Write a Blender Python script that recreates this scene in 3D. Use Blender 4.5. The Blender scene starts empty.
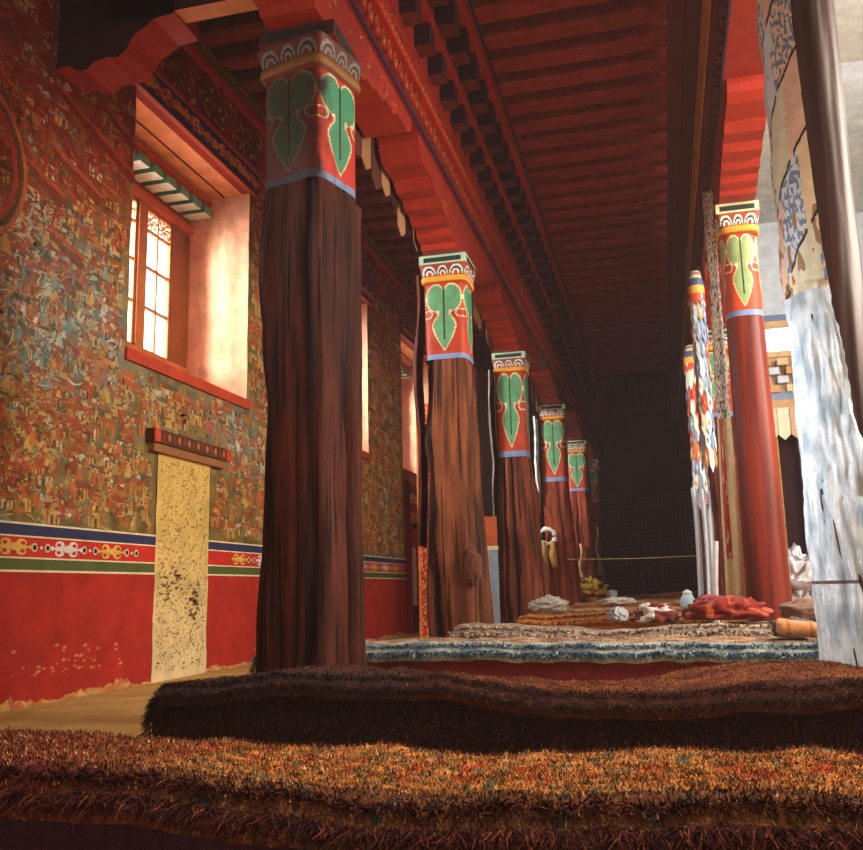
import bpy, math, random
import numpy as np
from mathutils import Vector, Matrix, noise
random.seed(7)
S = bpy.context.scene
C = S.collection
PI = math.pi
# ------------------------------------------------------------------ camera
EYE = 0.8
cam = bpy.data.objects.new('camera', bpy.data.cameras.new('camera')); C.objects.link(cam)
FPX = 900.0
Fv = Vector((666-431.5, -(584-425), -FPX)).normalized()
Uv = Vector((-100., 4775., -FPX)); Uv = (Uv - Fv*Uv.dot(Fv)).normalized()
Rv = Fv.cross(Uv)
cam.matrix_world = Matrix(((Rv.x, Rv.y, Rv.z, 0), (Fv.x, Fv.y, Fv.z, 0), (Uv.x, Uv.y, Uv.z, EYE), (0, 0, 0, 1)))
cam.data.sensor_width = 36; cam.data.sensor_fit = 'HORIZONTAL'; cam.data.lens = FPX*36/863
cam.data.clip_start = .02; cam.data.clip_end = 200
S.camera = cam
# ------------------------------------------------------------------ world, light, exposure
w = bpy.data.worlds.new('world'); S.world = w; w.use_nodes = True
bg = w.node_tree.nodes['Background']; bg.inputs[0].default_value = (1.0, 1.0, 1.0, 1); bg.inputs[1].default_value = 5.0
def area(name, loc, target, sx, sy, power, col, spread=PI):
    l = bpy.data.lights.new(name, 'AREA'); l.shape = 'RECTANGLE'; l.size = sx; l.size_y = sy; l.energy = power; l.color = col; l.spread = spread
    o = bpy.data.objects.new(name, l); C.objects.link(o); o.location = loc
    o.rotation_euler = (Vector(target)-Vector(loc)).to_track_quat('-Z', 'Y').to_euler(); return o
WIN = [(2.5, 5.06), (7.12, 9.66), (11.72, 14.28), (16.3, 18.88), (20.9, 23.48)]
for (a, b) in WIN[1:]:      # daylight falling in through the deep windows of the left wall
    area('window_daylight', (-6.7, (a+b)/2-1.9, 4.9), (-4.95, (a+b)/2+.8, 4.3), 2.2, 2.4, 1900, (1, .955, .90))
area('window_daylight', (-6.7, 2.2, 5.3), (.85, 5.35, 2.0), 1.0, 1.7, 75, (.95, .97, 1), .3)
area('rug_fill_light', (.3, 2.0, 6.5), (.1, 2.9, 0), 1.4, 1.8, 150, (1, .84, .66), 1.5)  # added lamp under the closed ceiling, brightens the rug tops
area('entrance_daylight', (1.2, -4.6, 3.0), (-2.2, 7, 2.2), 2.2, 2.2, 50, (1, .78, .58))
area('aisle_skylight', (3.4, 10.5, 6.7), (3.2, 12.5, 3.0), 3.0, 6.0, 560, (.88, .95, 1))
area('atrium_daylight', (4.9, 6.0, 4.4), (-3.6, 8.4, 2.4), 2.6, 2.6, 850, (1, .87, .72))
S.view_settings.view_transform = 'Standard'; S.view_settings.look = 'None'
S.view_settings.exposure = 0.0; S.view_settings.gamma = 1; S.view_settings.use_curve_mapping = False
S.cycles.use_denoising = True
S.cycles.max_bounces = 6; S.cycles.diffuse_bounces = 4; S.cycles.glossy_bounces = 2; S.cycles.transparent_max_bounces = 8
S.cycles.sample_clamp_indirect = 6

# ------------------------------------------------------------------ materials
def c8(r, g, b):
    f = lambda v: ((v/255+.055)/1.055)**2.4 if v > 10.3 else v/255/12.92
    return (f(r), f(g), f(b))
def mk(name, rough=.6, stretch=(1, 1, 1), nscale=8, lo=.75, hi=1.15, bump=.25, bscale=40, detail=5, spec=.3, sheen=0):
    m = bpy.data.materials.new(name); m.use_nodes = True; nt = m.node_tree; N = nt.nodes; L = nt.links
    b = N['Principled BSDF']; b.inputs['Roughness'].default_value = rough; b.inputs['Specular IOR Level'].default_value = spec
    if sheen: b.inputs['Sheen Weight'].default_value = sheen
    at = N.new('ShaderNodeAttribute'); at.attribute_name = 'Col'
    tc = N.new('ShaderNodeTexCoord'); mp = N.new('ShaderNodeMapping'); mp.inputs['Scale'].default_value = stretch
    L.new(tc.outputs['Object'], mp.inputs[0])
    n = N.new('ShaderNodeTexNoise'); n.inputs['Scale'].default_value = nscale; n.inputs['Detail'].default_value = detail
    n.inputs['Roughness'].default_value = .65
    L.new(mp.outputs[0], n.inputs[0])
    mr = N.new('ShaderNodeMapRange'); mr.inputs[1].default_value = .3; mr.inputs[2].default_value = .7
    mr.inputs[3].default_value = lo; mr.inputs[4].default_value = hi
    L.new(n.outputs[0], mr.inputs[0])
    mul = N.new('ShaderNodeVectorMath'); mul.operation = 'SCALE'
    L.new(at.outputs['Color'], mul.inputs[0]); L.new(mr.outputs[0], mul.inputs['Scale'])
    L.new(mul.outputs[0], b.inputs['Base Color'])
    n2 = N.new('ShaderNodeTexNoise'); n2.inputs['Scale'].default_value = bscale; n2.inputs['Detail'].default_value = 4
    L.new(mp.outputs[0], n2.inputs[0])
    bp = N.new('ShaderNodeBump'); bp.inputs['Strength'].default_value = bump; bp.inputs['Distance'].default_value = .02
    L.new(n2.outputs[0], bp.inputs['Height']); L.new(bp.outputs[0], b.inputs['Normal'])
    return m
M_paint = mk('painted_wood', .5, nscale=6, lo=.78, hi=1.12, bump=.2, bscale=50)
M_mural = mk('mural_paint', .75, nscale=9, lo=.7, hi=1.15, bump=.35, bscale=60, spec=.15)
M_plaster = mk('plaster', .8, nscale=4, lo=.72, hi=1.12, bump=.5, bscale=14, spec=.15)
M_wood = mk('old_timber', .68, stretch=(3, 3, .4), nscale=5, lo=.5, hi=1.3, bump=.55, bscale=14, spec=.15)
M_lacq = mk('lacquered_wood', .45, stretch=(1, 1, .3), nscale=3, lo=.8, hi=1.1, bump=.06, bscale=30, spec=.3)
M_dark = mk('smoked_wood', .65, stretch=(1, 1, 1), nscale=7, lo=.6, hi=1.2, bump=.4, bscale=30, spec=.2)
M_cloth = mk('woven_cloth', .9, nscale=22, lo=.7, hi=1.2, bump=.5, bscale=160, spec=.1, sheen=.15)
M_silk = mk('hanging_silk', .5, nscale=16, lo=.85, hi=1.1, bump=.25, bscale=60, spec=.4)
M_rug = mk('rug_pile', .95, nscale=30, lo=.5, hi=1.35, bump=.9, bscale=120, spec=.05)
M_earth = mk('packed_earth', .9, nscale=3, lo=.75, hi=1.15, bump=.5, bscale=70, spec=.1)
M_glass = bpy.data.materials.new('window_glass'); M_glass.use_nodes = True
_n = M_glass.node_tree.nodes; _l = M_glass.node_tree.links
_n.remove(_n['Principled BSDF'])
_t = _n.new('ShaderNodeBsdfTransparent'); _t.inputs[0].default_value = (.97, .98, .97, 1)
_g = _n.new('ShaderNodeBsdfGlossy'); _g.inputs['Roughness'].default_value = .04
_fr = _n.new('ShaderNodeLayerWeight'); _fr.inputs[0].default_value = .12
_mx = _n.new('ShaderNodeMixShader'); _l.new(_fr.outputs['Fresnel'], _mx.inputs[0]); _l.new(_t.outputs[0], _mx.inputs[1]); _l.new(_g.outputs[0], _mx.inputs[2])
_l.new(_mx.outputs[0], _n['Material Output'].inputs[0])

# ------------------------------------------------------------------ mesh helpers
def wloc(o):
    v = Vector((0, 0, 0))
    while o is not None: v += o.location; o = o.parent
    return v
class MB:
    def __init__(s): s.v = []; s.f = []; s.c = []; s.smooth = False
    def face(s, pts, col):
        k = len(s.v); s.v.extend(pts); s.f.append(tuple(range(k, k+len(pts)))); s.c.append(col)
    def box(s, x0, x1, y0, y1, z0, z1, col, bottom=None, front=None, ch=0):
        P = [(x0,y0,z0),(x1,y0,z0),(x1,y1,z0),(x0,y1,z0),(x0,y0,z1),(x1,y0,z1),(x1,y1,z1),(x0,y1,z1)]
        k = len(s.v); s.v.extend(P)
        for q, cc in (((0,3,2,1), bottom or col), ((4,5,6,7), col), ((0,1,5,4), front or col), ((1,2,6,5), col), ((2,3,7,6), col), ((3,0,4,7), col)):
            s.f.append(tuple(k+i for i in q)); s.c.append(cc)
    def prism(s, poly, axis, a, b, col, side=None):
        """poly of 2D points; axis 0: (y,z) extruded in x, 1: (x,z) in y, 2: (x,y) in z"""
        def p(u, v, t): return (t,u,v) if axis == 0 else ((u,t,v) if axis == 1 else (u,v,t))
        n = len(poly); k = len(s.v)
        s.v.extend([p(u, v, a) for u, v in poly] + [p(u, v, b) for u, v in poly])
        s.f.append(tuple(range(k+n-1, k-1, -1))); s.c.append(col); s.f.append(tuple(range(k+n, k+2*n))); s.c.append(col)
        for i in range(n):
            j = (i+1) % n; s.f.append((k+i, k+j, k+n+j, k+n+i)); s.c.append(side or col)
    def grid(s, fn, nu, nv, colfn, closeu=False):
        """fn(i,j)->pt with i in 0..nu, j in 0..nv; colour per face by colfn((i+.5)/nu,(j+.5)/nv)"""
        k = len(s.v); NU = nu if closeu else nu+1
        for j in range(nv+1):
            for i in range(NU): s.v.append(fn(i/nu, j/nv))
        for j in range(nv):
            for i in range(nu):
                i2 = (i+1) % NU
                s.f.append((k+j*NU+i, k+j*NU+i2, k+(j+1)*NU+i2, k+(j+1)*NU+i)); s.c.append(colfn((i+.5)/nu, (j+.5)/nv))
    def tube(s, pts, r, col, n=8):
        pts = [Vector(p) for p in pts]; k = len(s.v); R = r if isinstance(r, (list, tuple)) else [r]*len(pts)
        for i, p in enumerate(pts):
            d = (pts[min(i+1, len(pts)-1)]-pts[max(i-1, 0)]).normalized()
            a = d.orthogonal().normalized(); b = d.cross(a)
            if i == 0: a0 = a
            else: a = (a0-d*a0.dot(d)).normalized(); b = d.cross(a); a0 = a
            for q in range(n):
                t = 2*PI*q/n; s.v.append(tuple(p+(a*math.cos(t)+b*math.sin(t))*R[i]))
        for i in range(len(pts)-1):
            for q in range(n):
                q2 = (q+1) % n; s.f.append((k+i*n+q, k+i*n+q2, k+(i+1)*n+q2, k+(i+1)*n+q)); s.c.append(col)
        s.f.append(tuple(k+q for q in range(n-1, -1, -1))); s.c.append(col)
        e = k+(len(pts)-1)*n; s.f.append(tuple(e+q for q in range(n))); s.c.append(col)
    def build(s, name, mat, parent=None, smooth=False, bevel=0):
        me = bpy.data.meshes.new(name); off = wloc(parent) if parent else Vector((0, 0, 0))
        v = np.array(s.v, dtype=float)-np.array(off)
        me.from_pydata(v.tolist(), [], s.f); me.materials.append(mat)
        ca = me.color_attributes.new('Col', 'FLOAT_COLOR', 'CORNER')
        cols = np.ones((len(me.loops), 4), dtype=np.float32); lens = [len(f) for f in s.f]
        cc = np.array(s.c, dtype=np.float32)[:, :3]; cols[:, :3] = np.repeat(cc, lens, axis=0)
        ca.data.foreach_set('color', cols.ravel())
        if smooth: me.polygons.foreach_set('use_smooth', [True]*len(s.f))
        o = bpy.data.objects.new(name, me); C.objects.link(o)
        if parent: o.parent = parent
        if bevel:
            b = o.modifiers.new('bevel', 'BEVEL'); b.width = bevel; b.segments = 2; b.limit_method = 'ANGLE'
        return o
def thing(name, label, cat, loc=(0, 0, 0), group=None, kind=None):
    o = bpy.data.objects.new(name, None); C.objects.link(o); o.location = loc; o.empty_display_size = .1
    return tag(o, label, cat, group, kind)
def tag(o, label=None, cat=None, group=None, kind=None):
    if label: o['label'] = label
    if cat: o['category'] = cat
    if group: o['group'] = group
    if kind: o['kind'] = kind
    return o
def struct(o): o['kind'] = 'structure'; return o
def mixc(a, b, t): t = max(0, min(1, t)); return tuple(a[i]*(1-t)+b[i]*t for i in range(3))
def nz(x, y, z=0): return noise.noise(Vector((x, y, z)))
RED = c8(146, 38, 28); ORED = c8(188, 62, 36); DRED = c8(120, 28, 22); MAROON = c8(84, 26, 26); DBROWN = c8(66, 30, 24)
GOLD = c8(206, 160, 70); CREAM = c8(232, 214, 170); GREEN = c8(62, 156, 120); BLUE = c8(44, 56, 96); LBLUE = c8(120, 150, 196)
TAN = c8(206, 168, 104); BLACK = c8(22, 16, 18); WHITE = c8(232, 230, 224)

# ================================================================== SETTING
XW = -4.70; WT = .9           # left wall face and thickness
YB0, YB1 = -6.0, 33.0
m = MB(); m.box(-6.2, 8, YB0, 40, -.2, 0, c8(204, 164, 100)); struct(m.build('floor', M_earth))
# left wall with deep window openings
Z0, Z1 = 3.05, 5.72
m = MB(); REV = c8(240, 176, 142)
WC = c8(120, 96, 60)
m.box(XW-WT, XW, YB0, YB1, 0, Z0, WC); m.box(XW-WT, XW, YB0, YB1, Z1, 7.1, WC)
ys = [YB0]+[v for ab in WIN for v in ab]+[YB1]
for i in range(0, len(ys), 2): m.box(XW-WT, XW, ys[i], ys[i+1], Z0, Z1, WC)
wall = struct(m.build('wall_left', M_plaster))
for (a, b) in WIN:            # plastered reveals, hand-smoothed and bulging slightly
    r = MB(); e = .022
    def rev(y, sgn):
        return lambda u, v: (XW-.002-(WT-.08)*u, y+sgn*(e+.02*nz(u*3, v*4, y)+.012*nz(u*9, v*11, y)), Z0+(Z1-Z0)*v)
    r.grid(rev(b, -1), 24, 48, lambda u, v: REV); r.grid(rev(a, 1), 12, 24, lambda u, v: REV)
    r.grid(lambda u, v: (XW-.002-(WT-.08)*u, a+(b-a)*v, Z1-e), 8, 8, lambda u, v: c8(240, 160, 110) if u > .08 else c8(150, 50, 30))
    r.grid(lambda u, v: (XW+.015-(WT-.08)*u, a+(b-a)*v, Z0+e), 8, 8, lambda u, v: REV)
    r.box(XW-.002, XW+.035, a-.02, b+.03, Z0-.10, Z0+.012, c8(188, 70, 46))
    r.box(XW-.36, XW-.34, a, b, Z1-.03, Z1, c8(90, 40, 26))
    r.build('window_reveal', M_plaster, wall, smooth=False)
# dado and painted border
m = MB(); m.box(XW, XW+.012, YB0, 7.72, .0, 1.0, c8(172, 46, 36)); m.box(XW, XW+.012, 8.76, 16.4, 0, 1.0, c8(172, 46, 36)); m.box(XW, XW+.012, 18.1, YB1, 0, 1.0, c8(172, 46, 36))
rr = random.Random(31)
for k in range(900):                              # plaster worn bare along the foot of the wall
    y = rr.uniform(5, 16.2); h = (.012+.075*max(0, nz(y*2.3, 5)+.35)+.03*max(0, nz(y*9, 2)))*rr.uniform(.3, 1.05)*(1.4 if y < 9 else 1); q = rr.uniform(.02, .06)
    if 7.7 < y < 8.8: continue
    pts = [(y-q*1.3, .001), (y+q, .001), (y+q*.8, h*rr.uniform(.4, .8)), (y+q*.2, h), (y-q*.6, h*rr.uniform(.6, .95))]
    m.face([(XW+.0135+k*2e-6, a, b) for a, b in pts], rr.choice([c8(206, 160, 92), c8(196, 140, 80), c8(190, 110, 64)]))
for k in range(46):
    y = rr.gauss(6.6, .35); z = .22+.25*rr.random()**2; s_ = rr.uniform(.008, .03)
    m.face([(XW+.0135+k*2e-6, y+a*s_, z+b*s_) for a, b in ((-1, 0), (0, -.5), (1.4, .1), (.2, .6))], c8(206, 130, 70))
m.build('red_dado', M_plaster, wall)
m = MB(); K = XW+.012
def seg(z0, z1, col, t=.0):
    for (a, b) in ((YB0, 7.72), (8.76, 16.4), (18.1, YB1)): m.box(XW, K+t, a, b, z0, z1, col)
seg(.995, 1.012, CREAM, .003); seg(1.012, 1.095, c8(86, 96, 50)); seg(1.095, 1.108, CREAM, .003); seg(1.108, 1.258, c8(200, 48, 36))
seg(1.258, 1.27, CREAM, .003); seg(1.27, 1.352, c8(48, 54, 88)); seg(1.352, 1.368, CREAM, .003)
def poly_wall(mb, pts, x, col): mb.face([(x, y, z) for y, z in pts], col)
def ell(cy, cz, ry, rz, n=12, a0=0, a1=2*PI): return [(cy+ry*math.cos(a0+(a1-a0)*i/n), cz+rz*math.sin(a0+(a1-a0)*i/n)) for i in range(n+(0 if a1-a0 > 6.2 else 1))]
y = 5.15; kx = 0
while y < 20:
    if not (7.6 < y < 8.9 or 16.2 < y < 18.3):
        col = c8(226, 176, 84) if kx % 2 else c8(228, 214, 206); zc = 1.183
        for sy in (-1, 1):
            for sz in (-1, 1):
                poly_wall(m, ell(y+sy*.085, zc+sz*.032, .058, .03), K+.004, col)
                poly_wall(m, ell(y+sy*.098, zc+sz*.030, .026, .014), K+.006, c8(180, 44, 34))
            poly_wall(m, [(y, zc-.012), (y+sy*.19, zc-.008), (y+sy*.19, zc+.008), (y, zc+.012)], K+.008, col)
            poly_wall(m, ell(y+sy*.185, zc, .02, .02, 8), K+.009, col)
        poly_wall(m, ell(y, zc, .05, .03), K+.010, col)
        for d in (-.085, 0, .085):
            if abs(d) > 0: poly_wall(m, ell(y+.31+d*.9, zc, .034, .036, 8), K+.004, c8(226, 210, 180)); poly_wall(m, ell(y+.31+d*.9, zc, .022, .022, 8), K+.006, c8(40, 40, 34))
            else: poly_wall(m, ell(y+.31, zc, .02, .012, 8), K+.005, CREAM)
    y += .62; kx += 1
m.build('painted_border', M_paint, wall)
# ---- the mural
m = MB()
OL = c8(144, 120, 66); OLD = c8(104, 90, 52); BRN = c8(118, 66, 36); ORG = c8(204, 104, 42); YEL = c8(224, 178, 92); BG = c8(126, 156, 154); PALE = c8(208, 208, 190); RDD = c8(180, 50, 30); DK = c8(44, 34, 28)
def zone(y, z):
    """how much pale blue and how much red this part of the painting has"""
    n = nz(y*.7, z*.7, 3)*.9
    blue = math.exp(-(((y-6.1)/1.1)**2+((z-3.15)/.75)**2))*1.15+math.exp(-(((y-9.4)/1.2)**2+((z-2.6)/.6)**2))*.45+n*.35
    red = (1/(1+math.exp(-(z-4.15-(y-7)*.3+n*.5)*3.2)))*(1 if y < 8.5 else .35)
    return max(0, min(1, blue)), max(0, min(1, red))
def basecol(y, z):
    b, r = zone(y, z); n = nz(y*5, z*5, 1); n2 = nz(y*11, z*11, 8)
    c = mixc(OL, OLD, .5+n*1.2); c = mixc(c, BRN, max(0, n2)*1.2)
    c = mixc(c, BG, b*(.6+n2)); c = mixc(c, c8(134, 42, 26), r*(.9+n*.5)); return c
def inwin(y, z, p=.0):
    if z > 5.68-p:
        for a, b in WIN:
            if a-.12-p < y < b+.16+p: return True
    if z > Z0-.1-p:
        for a, b in WIN:
            if a-p < y < b+p: return True
    if 7.68-p < y < 8.8+p and z < 2.2+p: return True
    if 7.48-p < y < 9.07+p and 2.14-p < z < 2.38+p: return True
    if 16.3-p < y < 18.2+p and z < 2.95: return True
    return z < 1.37+p or z > 6.02-p
XM = XW+.003
y = 4.6
while y < 20:
    st = .045 if y < 10.5 else .09
    z = 1.37
    while z < 6.02:
        if not inwin(y+st/2, z+st/2): m.face([(XM, y, z), (XM, y+st, z), (XM, y+st, z+st), (XM, y, z+st)], basecol(y, z))
        z += st
    y += st
PC = [0]
def P(pts, col, lay):
    cy_ = sum(a for a, b in pts)/len(pts); cz_ = sum(b for a, b in pts)/len(pts); col = mixc(col, basecol(cy_, cz_), .42)
    PC[0] += 1; m.face([(XM+.0012*lay+(PC[0] % 180)*6e-6, a, b) for a, b in pts], col)
def rect(y, z, w_, h): return [(y-w_/2, z), (y+w_/2, z), (y+w_/2, z+h), (y-w_/2, z+h)]
rnd = random.Random(3)
def jit(c, k=.18): g = 1+rnd.uniform(-k, k); return tuple(min(1, v*g*(1+rnd.uniform(-.06, .06))) for v in c)
def house(y, z, s):
    P(rect(y, z, s, s*.62), jit(rnd.choice([YEL, TAN, CREAM, ORG, c8(196, 120, 60)])), 1)
    P([(y-s*.68, z+s*.58), (y+s*.68, z+s*.58), (y+s*.42, z+s*.86), (y-s*.42, z+s*.86)], jit(rnd.choice([RDD, ORG, c8(60, 80, 70), c8(150, 60, 40)])), 2)
    P(rect(y, z, s*.2, s*.36), jit(c8(90, 54, 36)), 2)
    for d in (-.32, .32): P(rect(y+d*s, z+s*.06, s*.07, s*.5), jit(RDD), 2)
    if rnd.random() < .5:
        P(rect(y, z+s*.86, s*.5, s*.28), jit(YEL), 1); P([(y-s*.42, z+s*1.1), (y+s*.42, z+s*1.1), (y+s*.1, z+s*1.36), (y-s*.1, z+s*1.36)], jit(RDD), 2)
def figure(y, z, s):
    rb = jit(rnd.choice([ORG, RDD, YEL, TAN, ORG, c8(190, 80, 50)]+([PALE, BG, PALE] if zone(y, z)[0] > .35 else [])), .25); s *= 1.25
    if rnd.random() < .5: P(ell(y, z+s*.82, s*.3, s*.3, 10), jit(rnd.choice([c8(70, 100, 66), ORG, TAN])), 1)
    P([(y-s*.42, z), (y+s*.42, z), (y+s*.26, z+s*.32), (y+s*.2, z+s*.68), (y-s*.2, z+s*.68), (y-s*.26, z+s*.32)], rb, 2)
    P([(y-s*.38, z+s*.3), (y-s*.2, z+s*.6), (y+s*.05, z+s*.62), (y-s*.1, z+s*.25)], jit(rb, .4), 3)
    P(ell(y, z+s*.82, s*.15, s*.17, 8), jit(c8(222, 170, 120)), 3); P(ell(y, z+s*.93, s*.11, s*.07, 6), jit(c8(80, 56, 40)), 4)
def cloud(y, z, s):
    c = jit(rnd.choice([PALE, BG, c8(170, 186, 180)]))
    for k in range(rnd.randint(3, 6)):
        a, b = y+rnd.uniform(-.6, .6)*s, z+rnd.uniform(-.22, .22)*s
        P(ell(a, b, s*rnd.uniform(.15, .3), s*rnd.uniform(.1, .2), 8), jit(c, .15), 1+k % 2)
def tree(y, z, s):
    for k in range(4): P(ell(y+rnd.uniform(-.3, .3)*s, z+rnd.uniform(.2, .8)*s, s*.24, s*.2, 7), jit(rnd.choice([c8(64, 84, 48), OLD, c8(92, 116, 70)])), 1+k % 2)
    P(rect(y, z-.1*s, s*.08, s*.4), jit(BRN), 1)
def stroke(y, z, s, col=None):
    a = rnd.uniform(-.6, .6)+rnd.choice([0, 0, PI/2]); n = 5; c = col or jit(rnd.choice([YEL, ORG, ORG, TAN, c8(90, 56, 36), RDD, OLD, OL]), .25); wd = s*rnd.uniform(.06, .14); cur = rnd.uniform(-.9, .9)
    L = []; Rr = []
    for i in range(n):
        t = (i/(n-1)-.5)*s; yy = y+math.cos(a)*t-math.sin(a)*cur*t*t/s; zz = z+math.sin(a)*t+math.cos(a)*cur*t*t/s; w2 = wd*(1-(2*i/(n-1)-1)**2*.6)/2
        L.append((yy-math.sin(a)*w2, zz+math.cos(a)*w2)); Rr.append((yy+math.sin(a)*w2, zz-math.cos(a)*w2))
    P(L+Rr[::-1], c, rnd.randint(3, 5))
for k in range(12500):
    # density falls with distance, as the figures are seen ever smaller
    y = 5.0+14.5*rnd.random()**1.55; z = rnd.uniform(1.375, 6.0); s = rnd.uniform(.055, .14)*(1 if y < 10 else 1.5)
    if any(inwin(y+d*s, z+e*s) for d in (-.75, 0, .75) for e in (0, .6, 1.3)): continue
    b, r = zone(y, z); q = rnd.random()
    if q < .32:
        col = None
        if b > .4 and rnd.random() < .7: col = jit(rnd.choice([PALE, BG, PALE, c8(96, 90, 70)]), .3)
        elif r > .5: col = jit(rnd.choice([c8(206, 78, 40), c8(130, 50, 30), c8(160, 50, 30), c8(214, 120, 60), c8(112, 80, 44)]), .25)
        stroke(y, z, s*1.4, col)
    elif q < .32+.2*b+.03: cloud(y, z, s*1.3)
    elif r > .5 and q < .8: stroke(y, z, s*1.8, jit(rnd.choice([c8(190, 62, 36), c8(110, 44, 28), c8(150, 48, 28), c8(86, 74, 42)]), .2))
    elif q < .72: figure(y, z, s)
    elif q < .86: house(y, z, s*1.7)
    elif q < .92: tree(y, z, s)
    else: stroke(y, z, s*.9, jit(rnd.choice([ORG, YEL, RDD]), .2))
# a large halo of a seated deity at the near end
for r0, r1, col in ((.62, .66, c8(222, 110, 60)), (.57, .61, c8(70, 70, 44)), (.50, .56, c8(196, 54, 34))):
    A = ell(5.02, 4.02, r1, r1, 48); B = ell(5.02, 4.02, r0, r0, 48)
    for i in range(48):
        j = (i+1) % 48; P([A[i], A[j], B[j], B[i]], col, 6)
for (yy, zz, ln) in ((6.55, 4.95, 1.2), (6.3, 4.45, .7), (5.9, 4.2, .5), (6.2, 3.75, .5), (6.9, 5.2, .5)):   # sloping painted roofs
    P([(yy-ln/2, zz+ln*.12), (yy+ln/2, zz-ln*.13), (yy+ln/2, zz-ln*.13-.04), (yy-ln/2, zz+ln*.12-.04)], c8(200, 78, 40), 6)
    P([(yy-ln/2, zz+ln*.12-.05), (yy+ln/2, zz-ln*.13-.05), (yy+ln/2-.05, zz-ln*.13-.13), (yy-ln/2+.05, zz+ln*.12-.12)], c8(120, 40, 26), 6)
m.build('mural', M_mural, wall)
# frieze above the windows: pleated valance painted with flowers, red mouldings under the rafters
m = MB(); rr = random.Random(5)
y = 4.6
while y < 22:
    m.box(XW, XW+.02+.01*(int(y/.17) % 2), y, y+.16, 6.03, 6.62, rr.choice([c8(132, 36, 24), c8(108, 36, 24), c8(150, 46, 28), c8(96, 44, 28)])); y += .165
for k in range(620):
    y = 4.7+14*rr.random(); z = rr.uniform(6.1, 6.58)
    poly_wall(m, ell(y, z, rr.uniform(.015, .04), rr.uniform(.01, .035), 6), XW+.034+.001*(k % 3), rr.choice([c8(196, 160, 90), c8(180, 70, 40), c8(110, 110, 60), c8(210, 120, 60)]))
m.build('painted_frieze', M_paint, wall)
m = MB(); m.box(XW, XW+.09, YB0, YB1, 6.62, 6.70, c8(178, 48, 30)); m.box(XW, XW+.13, YB0, YB1, 6.70, 6.84, c8(92, 54, 34))
for k in range(240):
    y = 5+k*.09; m.box(XW+.13, XW+.145, y, y+.045, 6.73, 6.81, c8(150, 110, 60))
m.build('cornice', M_paint, wall)
# ceiling: boards of thin sticks above the rafters
def deck(x0, x1, y0, y1, z, col):
    st = .055; y = y0
    while y < y1:
        c = tuple(v*random.uniform(.75, 1.15) for v in col); pass
        y = y1
    n = int((x1-x0)/st)
    for i in range(n):
        c = tuple(v*random.uniform(.75, 1.15) for v in col); a = x0+i*st
        m.prism([(a, z), (a+st*.5, z-.022), (a+st, z)], 1, y0, y1, c)
m = MB()
deck(XW, -1.4, YB0, YB1, 7.02, c8(90, 40, 28)); deck(-1.4, .5, YB0, YB1, 7.02, c8(84, 30, 24))
m.box(XW-WT, .5, YB0, YB1, 7.02, 7.25, c8(70, 30, 26))
struct(m.build('ceiling', M_dark))
m = MB(); CP = c8(196, 206, 212)
m.box(.5, 6.4, YB0, 16.3, 7.02, 7.25, CP); m.box(.5, 1.4, 16.3, YB1, 7.02, 7.25, c8(70, 30, 26))
y = 21.0
while y < 20: m.box(1.25, 6.0, y, y+.22, 6.985, 7.02, c8(190, 201, 208)); y += .55
struct(m.build('ceiling_right_aisle', M_plaster))
m = MB(); m.box(1.24, 1.4, 16.3, YB1, 0, 7.02, c8(70, 30, 30)); struct(m.build('wall_light_block', M_dark))  # added wall, stops outside light leaking into the far end
m = MB(); m.box(6.0, 6.4, YB0, 16.3, 0, 7.02, c8(226, 220, 206)); struct(m.build('wall_right', M_plaster))
m = MB(); m.box(XW-WT, 1.4, YB1, YB1+.3, 0, 7.1, c8(54, 24, 26)); struct(m.build('wall_back', M_dark))
# wall behind the camera with the entrance opening
m = MB(); FW = c8(150, 60, 40)
m.box(XW-WT, .1, YB0-.4, YB0, 0, 7.1, FW); m.box(2.3, 6.4, YB0-.4, YB0, 0, 7.1, FW); m.box(.1, 2.3, YB0-.4, YB0, 2.7, 7.1, FW)
struct(m.build('wall_front', M_plaster))

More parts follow.
